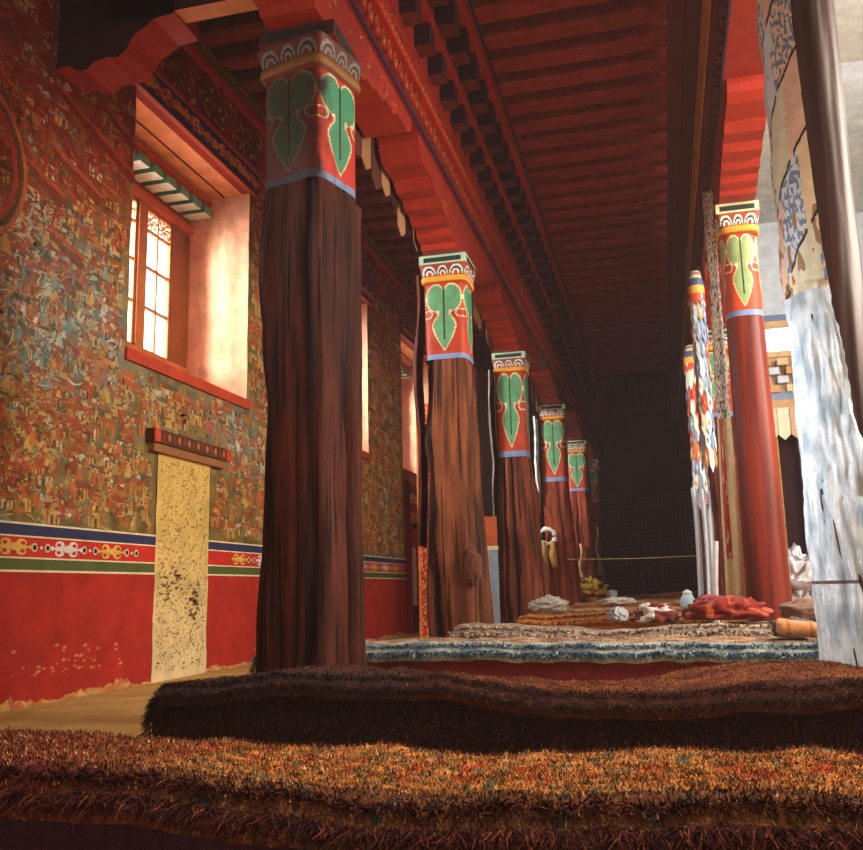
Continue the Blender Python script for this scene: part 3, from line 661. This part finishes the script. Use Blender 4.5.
pillar_cloth(-2.56, 19.6, 2.6, 4.5, .4, c8(190, 190, 190), WHITE, 'white cloth strip hanging beside the fourth left column', 6)
# red and orange patterned runner hung behind the second column
m = MB(); rr = random.Random(8)
m.grid(lambda u, v: (-3.04+.46*u, 11.2, 3.2-3.18*v), 24, 150, lambda u, v: rr.choice([c8(196, 70, 40), c8(214, 150, 90), c8(150, 40, 34), c8(180, 60, 40)]) if .1 < u < .9 else c8(214, 120, 60))
m.grid(lambda u, v: (-3.04+.46*u, 11.215, 3.2-3.18*v), 4, 4, lambda u, v: c8(120, 40, 30))
tag(m.build('hanging_carpet', M_cloth), 'red and orange patterned runner hanging behind the second left column', 'carpet')
# ---- bag and tassels on the columns
def blob(name, c, r, col, seed, lab=None, cat=None, amp=.25, mat=None, parent=None, nu=40, nv=24, fold=3., flat=True):
    m = MB(); cx, cy, cz = c
    def f(u, v):
        th = 2*PI*u; ph = PI*v; d = Vector((math.cos(th)*math.sin(ph), math.sin(th)*math.sin(ph), math.cos(ph)))
        k = 1+amp*noise.noise(d*fold*.6+Vector((seed, 0, 0)))+amp*.5*noise.noise(d*fold*1.7+Vector((0, seed, 0)))
        z = d.z*r[2]*k
        if flat: z = max(z, -r[2]*.55)
        return (cx+d.x*r[0]*k, cy+d.y*r[1]*k, cz+z)
    cf = col if callable(col) else (lambda u, v: col)
    m.grid(f, nu, nv, cf, closeu=True); o = m.build(name, mat or M_cloth, parent, smooth=True)
    if lab: tag(o, lab, cat)
    return o
blob('cloth_pouch', (-1.96, 9.42, 1.02), (.08, .05, .19), c8(104, 62, 44), 4, 'small brown cloth pouch hanging low on the second left column', 'pouch', .3, flat=False)
kn = thing('knotted_scarf', 'white knotted scarf with dark tails on the fourth left column', 'scarf', (-2.42, 19.3, 1.7))
m = MB(); ring = [(-2.40+.2*math.cos(t)*.9, 19.40-.03*math.sin(t*2), 1.86+.16*math.sin(t)) for t in [i*2*PI/14 for i in range(15)]]
m.tube(ring, [.045+.02*math.sin(i*2.1) for i in range(15)], WHITE, 8); m.build('loop', M_silk, kn, smooth=True)
m = MB()
for (dx, L_, cc) in ((-.16, 1.25, c8(60, 34, 30)), (-.05, .9, c8(150, 110, 60)), (.12, .55, c8(206, 150, 70)), (-.1, .4, c8(214, 190, 120))):
    m.tube([(-2.40+dx, 19.36, 1.75), (-2.41+dx, 19.34, 1.75-L_*.5), (-2.38+dx*1.1, 19.32, 1.75-L_)], [.04, .08, .06], cc, 8)
m.build('tail', M_cloth, kn, smooth=True)
for (px, py, z0, z1, cc, lab) in ((-2.12, 24.1, .55, 1.9, c8(214, 176, 110), 'yellow twisted cloth hanging on the fifth left column'), (-1.95, 28.09, 1.1, 2.6, c8(196, 170, 130), 'pale rope tassel hanging on the farthest left column')):
    m = MB(); m.tube([(px+.04*math.sin(i*1.3), py, z1+(z0-z1)*i/8) for i in range(9)], [.03+.05*(i > 6)+.02*(i % 2) for i in range(9)], cc, 8)
    tag(m.build('cloth_tassel', M_cloth, None, smooth=True), lab, 'tassel')
m = MB(); m.box(-2.72, -2.5, 13.9, 13.96, .0, 1.42, c8(150, 170, 186)); m.box(-2.72, -2.5, 13.895, 13.965, 1.42, 1.9, c8(190, 90, 50)); m.box(-2.73, -2.49, 13.89, 13.97, 1.38, 1.44, CREAM)
tag(m.build('painted_board', M_paint), 'weathered blue grey board leaning at the foot of the third left column', 'board')

# ---- banners on the right row
def banner(x0, x1, y, z0, z1, lab, seed, pal, tier=.24, tongues=3, head=None):
    t_ = thing('pillar_banner', lab, 'banner', ((x0+x1)/2, y, z0), 'rag banners of the right row')
    rr = random.Random(seed); R = (x1-x0)/2; cx = (x0+x1)/2
    m = MB(); m.tube([(cx, y, z0+.15), (cx, y, z1-.02)], R*.72, c8(150, 120, 100), 14); m.build('core', M_cloth, t_)
    m = MB(); n = int((z1-z0)/tier); NT = 10
    for k in range(n):
        zt = z1-.16-k*tier*((z1-z0-.16)/(n*tier)); 
        for q in range(NT):
            a0 = 2*PI*(q+.5*(k % 2))/NT; a1 = a0+2*PI/NT*.96; c = jit(rr.choice(pal), .12); r1_ = R*rr.uniform(.92, 1.06); h = tier*rr.uniform(1.15, 1.5)
            P_ = []
            for (aa, zz, rr_) in ((a0, zt, R*.8), (a1, zt, R*.8), (a1, zt-h*.72, r1_), ((a0+a1)/2, zt-h, r1_), (a0, zt-h*.72, r1_)):
                P_.append((cx+rr_*math.cos(aa), y+rr_*math.sin(aa), zz))
            m.face(P_, c)
            ce = ((a0+a1)/2); zz = zt-h*.55; rr_ = r1_*1.01
            m.face([(cx+rr_*math.cos(ce-.12), y+rr_*math.sin(ce-.12), zz), (cx+rr_*math.cos(ce), y+rr_*math.sin(ce), zz-.05), (cx+rr_*math.cos(ce+.12), y+rr_*math.sin(ce+.12), zz), (cx+rr_*math.cos(ce), y+rr_*math.sin(ce), zz+.05)], jit(rr.choice(pal), .1))
    m.build('tongues', M_silk, t_)
    m = MB()
    bands = head or [c8(206, 190, 150), c8(70, 84, 110), c8(226, 160, 60), c8(206, 70, 36)]
    for i, c in enumerate(bands):
        za = z1-i*.1; m.grid(lambda u, v: (cx+(R*(.55+.45*min(1, (i+v)/1.6)))*math.cos(2*PI*u), y+(R*(.55+.45*min(1, (i+v)/1.6)))*math.sin(2*PI*u), za-.1*v), 20, 3, lambda u, v: c, closeu=True)
    m.build('banner_head', M_silk, t_, smooth=True)
    return t_
PAL1 = [WHITE, c8(206, 214, 222), c8(196, 60, 36), c8(222, 130, 50), c8(110, 134, 172), c8(236, 226, 200), c8(236, 226, 200), c8(130, 144, 160)]
banner(.50, .70, 11.2, 2.2, 4.62, 'rag banner of pale, blue and orange tongues close behind the red column', 2, PAL1)
banner(.49, .73, 14.2, 2.0, 4.45, 'farther rag banner with red and orange blossoms, left of the other banner', 5, PAL1+[c8(206, 50, 34), c8(222, 120, 50)])
for (x, y, z0, z1, r, lab) in ((.60, 13.7, 0, 2.15, .035, 'white streamer nearest the tan hanging'), (.49, 13.9, 0, 2.2, .04, 'middle white streamer under the farther rag banner'), (.70, 14.3, 0, 2.4, .04, 'short white streamer behind the others')):
    m = MB(); m.grid(lambda u, v: (x-r+2*r*u+.015*math.sin(v*5), y+.02*math.sin(u*9+v*3), z1+(z0-z1)*v), 8, 20, lambda u, v: c8(204, 202, 200) if .2 < u < .8 else c8(160, 160, 170)); m.grid(lambda u, v: (x-r+2*r*u+.015*math.sin(v*5), y+.012+.02*math.sin(u*9+v*3), z1+(z0-z1)*v), 8, 20, lambda u, v: WHITE)
    tag(m.build('hanging_streamer', M_silk, None, smooth=True), lab, 'streamer', 'white streamers below the rag banners')
# tan hanging with red stripe and speckled upper half
m = MB(); rr = random.Random(12)
def hpt(u, v):
    z = 5.11-4.73*v; wl = .71-.125*v-(.03 if v < .2 else 0); wr = .788
    return (wl+(wr-wl)*u+.01*nz(v*6, u), 9.93+.03*math.sin(u*5+v*4), z)
def hcol(u, v):
    if v < .55:
        if rr.random() < .30: return rr.choice([c8(70, 70, 90), c8(110, 130, 160), c8(200, 110, 60), c8(60, 50, 44)])
        return c8(232, 222, 196)
    if .14 < u < .42 and v < .86 and nz(v*30, u*9) > -.25: return c8(196, 70, 44)
    return c8(236, 208, 156)
m.grid(hpt, 16, 150, hcol); m.grid(lambda u, v: (hpt(u, v)[0], hpt(u, v)[1]+.02, hpt(u, v)[2]), 8, 30, lambda u, v: c8(200, 170, 120))
tag(m.build('tan_hanging', M_silk, None, smooth=True), 'long tan hanging with a red stripe beside the red column', 'hanging')
m = MB(); m.box(.80, .98, 11.6, 11.9, .0, 2.3, c8(110, 46, 30)); m.box(.78, 1.0, 11.58, 11.92, 0, .12, c8(96, 40, 28)); m.box(.78, 1.0, 11.58, 11.92, 2.25, 2.33, c8(130, 60, 36))
tag(m.build('wooden_post', M_wood), 'short brown post between the tan hanging and the rag banner', 'post')

# ================================================================== RIGHT AISLE GATE
GY = 16.0
g = thing('inner_gate', 'painted gate front across the right aisle, with windows above a pleated valance', 'gate', (3.2, GY, 0))
m = MB(); m.box(1.2, 6.0, GY, GY+.3, 5.3, 7.02, c8(206, 214, 222)); m.box(1.2, 6.0, GY-.06, GY, 5.22, 5.32, c8(120, 140, 176)); m.build('upper_panel', M_plaster, g)
m = MB(); BW = c8(214, 176, 120)
m.box(1.2, 6, GY-.04, GY+.2, 5.14, 5.24, BW); m.box(1.2, 6, GY-.04, GY+.2, 4.58, 4.68, BW)
x = 1.25
while x < 6: m.box(x, x+.09, GY-.03, GY+.1, 4.6, 5.2, BW); x += .55
fr = m.build('window_frame', M_paint, g)
m = MB(); m.box(1.2, 6, GY+.11, GY+.12, 4.62, 5.2, WHITE); m.build('pane', M_glass, fr)
m = MB(); k = 0; z = 4.52; m.box(1.2, 6, GY, GY+.25, 3.9, 4.58, c8(190, 150, 110))
for row in range(4):
    x = 1.22+.14*(row % 2)
    while x < 5.9:
        m.box(x, x+.17, GY-.10-.05*(3-row), GY+.1, z-.13, z-.01, [c8(222, 190, 140), c8(196, 206, 216), c8(206, 150, 90)][k % 3]); x += .28; k += 1
    z -= .145
m.build('bracket_cluster', M_paint, g)
m = MB(); m.box(1.2, 6, GY-.05, GY+.3, 3.82, 3.96, c8(130, 146, 168)); m.box(1.2, 6, GY-.08, GY+.3, 3.66, 3.82, c8(196, 150, 104)); m.build('lintel', M_paint, g)
m = MB(); x = 1.2; k = 0
while x < 5.9:
    c = [c8(222, 190, 150), c8(236, 214, 180), c8(206, 160, 120)][k % 3]; m.prism([(x, 3.68), (x+.19, 3.68), (x+.19, 3.22), (x+.095, 3.13), (x, 3.22)], 1, GY-.12-.02*(k % 2), GY-.10-.02*(k % 2), c); x += .2; k += 1
m.build('valance', M_silk, g)
m = MB()
for (x, wd, c) in ((1.22, .1, c8(84, 40, 34)), (1.62, .26, c8(60, 34, 34)), (1.94, .05, c8(170, 140, 60)), (2.3, .3, c8(66, 34, 34)), (2.9, .3, c8(70, 34, 34))): m.box(x, x+wd, GY-.02, GY+.2, 0, 3.68, c)
m.build('door_post', M_dark, g)
m = MB(); m.box(1.2, 6, GY+.25, GY+.3, 0, 3.7, c8(58, 32, 36)); m.build('door_curtain', M_cloth, g)  # dark sheet across the doorway, standing in for the shade of the opening

# ---- far lattice screen with a small red door frame
ls = thing('lattice_screen', 'dark lattice partition at the far end of the hall', 'screen', (-.6, 32.6, 0))
m = MB(); m.box(-2.4, 1.1, 32.6, 32.75, 0, 5, c8(46, 22, 26)); m.build('backing', M_dark, ls)
m = MB(); LC = c8(104, 62, 58)
for k in range(24): m.box(-2.35+k*.15, -2.33+k*.15, 32.55, 32.6, .6, 3.9, LC)
for k in range(24): m.box(-2.4, 1.1, 32.54, 32.59, .6+k*.145, .62+k*.145, LC)
m.build('lattice', M_dark, ls)
m = MB(); RF = c8(170, 44, 36)
for x in (-.78, -.14): m.box(x-.05 if x < -.5 else x, x+.08, 32.42, 32.55, .3, 1.55, RF)
m.box(-.83, -.06, 32.42, 32.55, 1.15, 1.25, RF); m.box(-2.4, 1.1, 32.5, 32.55, 1.5, 1.56, c8(120, 36, 34)); m.box(-2.4, 1.1, 32.5, 32.55, .75, .80, c8(110, 34, 34))
m.build('red_door_frame', M_paint, ls)
m = MB(); m.tube([(-2.0+.315*i, 19.45, 1.36-.02*math.sin(i/9*PI)) for i in range(10)], .008, c8(190, 170, 130), 5)
tag(m.build('rope_line', M_cloth), 'thin cord strung across the aisle in front of the dark lattice', 'cord')

# ================================================================== SEATS AND RUGS
def tufts(m, pts, n, L, wd, cols, spread=.6, down=.5, seed=1, out=(0, -1, 0), up=0):
    """blades of wool along a polyline pts"""
    r_ = random.Random(seed); pts = [Vector(p) for p in pts]; O = Vector(out)
    for k in range(n):
        t = r_.random()*(len(pts)-1.001); i = int(t); p = pts[i].lerp(pts[i+1], t-i)
        p = p+Vector((r_.uniform(-.01, .01), r_.uniform(-.02, .02), r_.uniform(-.012, .012)))
        d = (O*r_.uniform(.3, 1)+Vector((r_.uniform(-1, 1)*spread, r_.uniform(-.3, .3), up*r_.random()-down*r_.random()))).normalized()
        l = L*r_.uniform(.5, 1.25); s_ = Vector((r_.uniform(-1, 1), r_.uniform(-.4, .4), r_.uniform(-.6, .6))).normalized()*wd*.5
        q = p+d*l*.5+Vector((0, 0, -.06*l)); e = p+d*l+Vector((r_.uniform(-.2, .2)*l, 0, -.3*l*r_.random()))
        c = jit(r_.choice(cols), .25)
        k0 = len(m.v); m.v.extend([tuple(p-s_), tuple(p+s_), tuple(q+s_*.8), tuple(q-s_*.8), tuple(e)])
        m.f.append((k0, k0+1, k0+2, k0+3)); m.c.append(c); m.f.append((k0+3, k0+2, k0+4)); m.c.append(c)
def seat_row(label, x0, x1, yf, yb, h, seed, body, top, fringe_cols, nfr=0, pile=0, pilecols=None, frL=.05, und=.03, skew=0, thick=.05, wob=1, fw=.006, slope=0, group=None, backfr=0, shag=0):
    t_ = thing('seat_cushion', label, 'cushion', ((x0+x1)/2, (yf+yb)/2, 0), 'long seats laid across the aisle')
    def zt(x, y): return h+slope*(x-x0)+und*(nz(x*.9, y*.6, seed)*1.2+.5*nz(x*2.3, y*1.5, seed+3)+.2*nz(x*6, y*4, seed))
    def sk(x): return skew*(x-x0)+.05*wob*nz(x*1.1, seed)
    # body: rounded box profile swept along x
    NX = max(20, int((x1-x0)*16)); NP = 20
    def prof(v):    # v 0..1 : front bottom -> front top -> back top -> back bottom
        L = v*3
        if L < 1: return 0-.03*math.sin(L*PI), L
        if L < 2: return (L-1), 1.0
        return 1+.03*math.sin((L-2)*PI), 3-L
    def bpt(u, v):
        e = min(1, min(u, 1-u)*NX/1.6); e = math.sqrt(max(0, 1-(1-e)**2)) if e < 1 else 1
        x = x0+(x1-x0)*u; a, b = prof(v); y = yf+sk(x)+(yb-yf)*(.5+(a-.5)*(.8+.2*e)); z = max(0.0, (zt(x, y)-thick*.5)*(b*(.75+.25*e)))
        return (x, y+.012*nz(x*3, z*6, seed), z)
    m = MB(); m.grid(bpt, NX, 36, lambda u, v: body)
    kk = len(m.v)
    for u in (0., 1.):
        m.face([bpt(u, j/36) for j in range(37)], body)
    m.build('cushion_body', M_cloth, t_, smooth=True)
    # rug lying over it
    NY = 16
    def tpt(u, v):
        x = x0-.02+(x1-x0+.04)*u; vv = -.10+1.18*v; y = yf+sk(x)+(yb-yf)*max(-.03, min(1.03, vv)); z = zt(x, y)+.008
        if vv < .04: z -= (.04-vv)**1.3*1.5
        if vv > .98: z -= (vv-.98)*.5
        ed = min(u, 1-u)*(x1-x0+.04)
        if ed < .10: z -= (.10-ed)**2*14; x += (.04 if u < .5 else -.04)*(1-ed/.1)
        return (x, y-(.02 if vv < .0 else 0), z+.012*nz(x*8, y*8, seed))
    m = MB(); cf = top if callable(top) else (lambda u, v: top)
    m.grid(tpt, NX*2, NY*2, cf)
    k = len(m.v); rg = m.build('rug', M_rug, t_, smooth=True)
    if pile:
        m = MB(); r_ = random.Random(seed+50)
        for k in range(pile):
            u, v = r_.random(), r_.random(); p = Vector(tpt(u, v)); c = jit(cf(u, v) if r_.random() < .6 else r_.choice(pilecols), .35)
            l = r_.uniform(.005, .013); dx, dy = r_.uniform(-1, 1)*l*.7, r_.uniform(-1, .6)*l*.7; s_ = r_.uniform(.0015, .0035)
            a = r_.uniform(0, PI); sx, sy = math.cos(a)*s_, math.sin(a)*s_
            k0 = len(m.v); m.v.extend([(p.x-sx, p.y-sy, p.z-.002), (p.x+sx, p.y+sy, p.z-.002), (p.x+dx, p.y+dy, p.z+l)]); m.f.append((k0, k0+1, k0+2)); m.c.append(c)
        tag(m.build('wool_pile', M_rug, rg), kind='stuff')
    if shag:
        m = MB(); r_ = random.Random(seed+9)
        for k in range(shag):
            u = r_.random(); v = r_.uniform(.02, .33) ; p = Vector(bpt(u, v)); e = 1
            l = r_.uniform(.02, .05); c = jit(r_.choice(fringe_cols), .3); s_ = Vector((r_.uniform(-1, 1), 0, r_.uniform(-1, 1))).normalized()*.0025
            q = p+Vector((r_.uniform(-.6, .6)*l, -l*r_.uniform(.2, .8), -l*r_.uniform(-.2, 1)))
            k0 = len(m.v); m.v.extend([tuple(p-s_), tuple(p+s_), tuple(q)]); m.f.append((k0, k0+1, k0+2)); m.c.append(c)
        tag(m.build('wool_side', M_rug, t_), kind='stuff')
    if nfr:
        m = MB(); pts = [tpt(i/80, .05) for i in range(81)]; tufts(m, pts, nfr, frL, fw, fringe_cols, seed=seed)
        pts = [tpt(i/80, .09) for i in range(81)]; tufts(m, pts, nfr//2, frL*.7, fw, fringe_cols, seed=seed+1, up=.8, down=.1)
        if x0 > -2.8: tufts(m, [tpt(0, j/10) for j in range(11)], nfr//12, frL, fw, fringe_cols, seed=seed+2, out=(-1, 0, 0))
        if backfr: tufts(m, [tpt(i/80, .96) for i in range(81)], backfr, frL*.6, fw, fringe_cols, seed=seed+4, out=(0, 1, .4), up=1.2, down=0)
        tag(m.build('wool_fringe', M_rug, t_), kind='stuff')
    return t_
def rugtop1(u, v):
    n = nz(u*60, v*7, 1); n2 = nz(u*150, v*22, 4)
    c = mixc(c8(196, 132, 70), c8(128, 82, 54), .5+n2*1.2)
    if ((u*34+.4*nz(u*20, v*4)) % 1) < .45 and .38 < v < .72 and n2 > -.15: c = mixc(c, c8(176, 76, 46), .8)
    if n2 > .3: c = c8(92, 96, 72)
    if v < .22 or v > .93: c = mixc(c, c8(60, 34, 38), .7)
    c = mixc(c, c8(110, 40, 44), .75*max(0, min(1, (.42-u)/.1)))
    return c
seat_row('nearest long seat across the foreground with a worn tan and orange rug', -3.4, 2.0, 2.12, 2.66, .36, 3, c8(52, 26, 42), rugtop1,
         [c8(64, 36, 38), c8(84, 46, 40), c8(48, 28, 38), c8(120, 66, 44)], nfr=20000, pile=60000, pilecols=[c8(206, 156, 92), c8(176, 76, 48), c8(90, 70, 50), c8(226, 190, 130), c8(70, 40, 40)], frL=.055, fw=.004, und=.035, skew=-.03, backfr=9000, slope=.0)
def rugtop2(u, v):
    n = nz(u*40, v*6, 2); c = mixc(c8(140, 84, 54), c8(92, 54, 42), .5+n)
    if v < .2: c = mixc(c, c8(46, 32, 36), .75)
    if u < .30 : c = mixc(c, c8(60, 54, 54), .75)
    return c
seat_row('second long seat with dark woollen sides and a rust brown cover', -2.66, 2.2, 4.35, 5.08, .335, 9, c8(38, 24, 28), rugtop2,
         [c8(44, 34, 36), c8(60, 46, 42), c8(96, 58, 42), c8(36, 26, 32)], nfr=14000, pile=26000, pilecols=[c8(196, 100, 50), c8(120, 60, 40), c8(64, 50, 46)], frL=.04, fw=.004, und=.06, backfr=5000, shag=26000)
def rugtop3(u, v):
    n = nz(u*30, v*5, 2); c = mixc(c8(206, 170, 136), c8(150, 110, 86), .5+n)
    if v < .3: c = mixc(c8(110, 130, 140), c8(200, 206, 200), .5+n) if u > .05 else c
    elif (v*5) % 1 < .2: c = c8(96, 72, 60)
    return c
seat_row('third long seat with maroon sides edged by shaggy blue grey fringe', -3.1, 2.2, 6.5, 7.3, .395, 15, c8(110, 36, 44), rugtop3,
         [c8(70, 96, 112), c8(96, 124, 140), c8(44, 58, 72), c8(180, 192, 192), c8(60, 76, 86)], nfr=9000, pile=9000, pilecols=[c8(206, 190, 160), c8(150, 110, 80)], frL=.055, und=.03, fw=.007)
far = [(8.25, 9.0, -2.0, 2.2, .42, c8(196, 172, 150), c8(150, 86, 60), 'grey striped seat just behind the shaggy blue fringe'),
       (10.6, 11.4, -1.75, .70, .45, c8(206, 130, 70), c8(170, 96, 56), 'orange brown seat rug beyond the second pair of columns'),
       (12.8, 13.6, -1.8, .45, .46, c8(206, 160, 110), c8(150, 80, 50), 'pale tan seat rug level with the rag banners'),
       (15.2, 16.0, -1.8, .7, .47, c8(190, 110, 60), c8(150, 70, 44), 'rust coloured seat rug past the third left column'),
       (17.8, 18.6, -1.8, .7, .49, c8(196, 150, 100), c8(120, 60, 44), 'tan seat rug near the scarf-hung column'),
       (21.0, 21.8, -1.75, .7, .52, c8(170, 96, 54), c8(110, 56, 40), 'brown seat rug behind the scarf-hung column'),
       (25.0, 25.8, -1.7, .8, .54, c8(150, 84, 46), c8(100, 50, 40), 'farthest brown seat rug before the lattice screen')]
for i, (ya, yb_, xa, xb, hh, tc_, bc_, lab) in enumerate(far):
    def tf(u, v, tc_=tc_, i=i): 
        c = mixc(tc_, tuple(q*.5 for q in tc_), .4+nz(u*14, v*5, i)); return c if (v*4+i*.3) % 1 > .2 else mixc(c, DBROWN, .5)
    seat_row(lab, xa, xb, ya, yb_, hh, 20+i, bc_, tf, [tc_, tuple(q*.6 for q in tc_)], nfr=1500 if i < 3 else 0, frL=.07, fw=.02, und=.045, thick=.04)
# ---- robes, rolls and bits on the seats
blob('folded_robe', (.50, 8.85, .54), (.33, .22, .13), lambda u, v: c8(136, 40, 30) if (u*9) % 1 > .25 else c8(180, 84, 56), 3, 'crumpled red robe lying on the seat left of the tan hanging', 'robe', .45, fold=5)
blob('folded_robe', (-.12, 8.95, .51), (.2, .2, .11), lambda u, v: c8(110, 44, 36) if nz(u*8, v*5) > -.1 else c8(200, 190, 180), 7, 'dark red bundle with a white cloth edge beside the crumpled red robe', 'robe', .4, fold=4)
blob('white_cloth', (-.46, 8.88, .51), (.09, .14, .08), c8(170, 168, 170), 9, 'white cloth drooping over the left end of the dark red bundle', 'cloth', .4, fold=5)
blob('white_cloth', (-1.45, 11.6, .56), (.22, .15, .10), c8(180, 170, 156), 12, 'crumpled white cloth on the orange seat near the third left column', 'cloth', .6, fold=6)
blob('white_cloth', (-.80, 15.3, .54), (.28, .15, .06), c8(206, 190, 176), 13, 'small pale cloth lying flat in the middle of the far seats', 'cloth', .5, fold=5)
blob('folded_blanket', (-1.7, 21.2, .72), (.34, .25, .22), lambda u, v: c8(196, 150, 50) if nz(u*9, v*6) > -.1 else c8(90, 50, 34), 16, 'mustard yellow blanket heaped by the fifth left column', 'blanket', .5, fold=5)
blob('white_cloth', (-1.2, 20.9, .60), (.12, .12, .10), WHITE, 17, 'small white bundle right of the mustard yellow blanket', 'cloth', .4)
blob('dark_bundle', (.52, 15.3, .57), (.2, .2, .13), lambda u, v: c8(40, 40, 60) if u > .3 else c8(226, 224, 220), 18, 'black and white bundle under the white streamers', 'bundle', .4)
blob('folded_robe', (.58, 13.1, .56), (.16, .2, .08), c8(176, 60, 44), 22, 'flat rust red robe at the foot of the white streamers', 'robe', .4)
cj = thing('lidded_jar', 'small pale grey lidded jar standing on the seats', 'jar', (.27, 12.9, .47))
m = MB(); m.tube([(.27, 12.9, .47), (.27, 12.9, .50), (.27, 12.9, .58), (.27, 12.9, .66)], [.07, .10, .10, .06], c8(176, 200, 206), 16); m.build('jar_body', M_paint, cj, smooth=True)
m = MB(); m.tube([(.27, 12.9, .66), (.27, 12.9, .69), (.27, 12.9, .72)], [.065, .06, .02], WHITE, 16); m.build('jar_lid', M_paint, cj, smooth=True)
m = MB(); m.tube([(.50, 10.4, .0), (.52, 10.42, .8), (.56, 10.44, 1.25)], .03, c8(214, 206, 214), 8)
tag(m.build('leaning_stick', M_paint), 'pale stick leaning upright behind the crumpled red robe', 'stick')
m = MB()                                                                 # rolled rug end at the right of the third seat
def rpt(u, v):
    th = 2*PI*v; x = .70+.50*u; r = .055*(1 if .04 < u < .96 else .6)*(1+.15*nz(u*4, th)); return (x, 6.62+r*1.3*math.cos(th), .50-.05*u+r*math.sin(th))
m.grid(rpt, 24, 16, lambda u, v: c8(206, 140, 90) if (u*14) % 1 > .2 else c8(180, 110, 70))
tag(m.build('rolled_rug', M_cloth, None, smooth=True), 'tan rolled rug on the seat left of the foil-wrapped column', 'rug')
blob('wool_fleece', (.86, 7.0, .46), (.15, .15, .09), lambda u, v: jit(c8(112, 106, 102), .3), 25, 'grey woolly fleece cushion at the foot of the red column', 'fleece', .35, mat=M_rug)
blob('folded_blanket', (1.22, 8.75, .53), (.24, .2, .11), c8(140, 104, 88), 27, 'beige folded blanket between the red and the wrapped columns', 'blanket', .3)
blob('folded_blanket', (1.42, 10.3, .06), (.2, .24, .12), c8(150, 96, 80), 28, 'brown folded blanket behind the beige one', 'blanket', .3)
lt = thing('low_table', 'low dark wooden table carrying the pale bundle before the gate', 'table', (1.55, 12.3, 0))
m = MB(); m.box(1.2, 2.0, 11.9, 12.7, .44, .5, c8(96, 50, 36)); m.build('table_top', M_wood, lt, bevel=.006)
for lx in (1.24, 1.9):
    for ly in (11.94, 12.6): m = MB(); m.box(lx, lx+.06, ly, ly+.06, 0, .44, c8(80, 40, 30)); m.build('leg', M_wood, lt)
blob('plastic_bundle', (1.56, 12.4, .745), (.28, .24, .42), lambda u, v: c8(206, 206, 210) if nz(u*14, v*9) > -.1 else c8(130, 110, 110), 30, 'crumpled pale plastic bundle in front of the dark gate', 'bundle', .6, fold=6, mat=M_silk)
blob('folded_robe', (1.27, 12.0, .66), (.06, .12, .26), c8(170, 56, 40), 33, 'red cloth bundle standing right of the red column', 'robe', .3)

# ---- dusty air in the hall
m = MB(); m.box(XW-.8, 5.95, -3, 32.4, .01, 7.0, WHITE)
vm = bpy.data.materials.new('dusty_air'); vm.use_nodes = True; N = vm.node_tree.nodes; N.remove(N['Principled BSDF'])
vs = N.new('ShaderNodeVolumeScatter'); vs.inputs['Color'].default_value = (.9, .66, .64, 1); vs.inputs['Density'].default_value = .003; vs.inputs['Anisotropy'].default_value = .25
vm.node_tree.links.new(vs.outputs[0], N['Material Output'].inputs['Volume'])
hz = m.build('haze', vm); tag(hz, 'thin dusty haze filling the air of the whole hall', 'haze', None, 'structure')
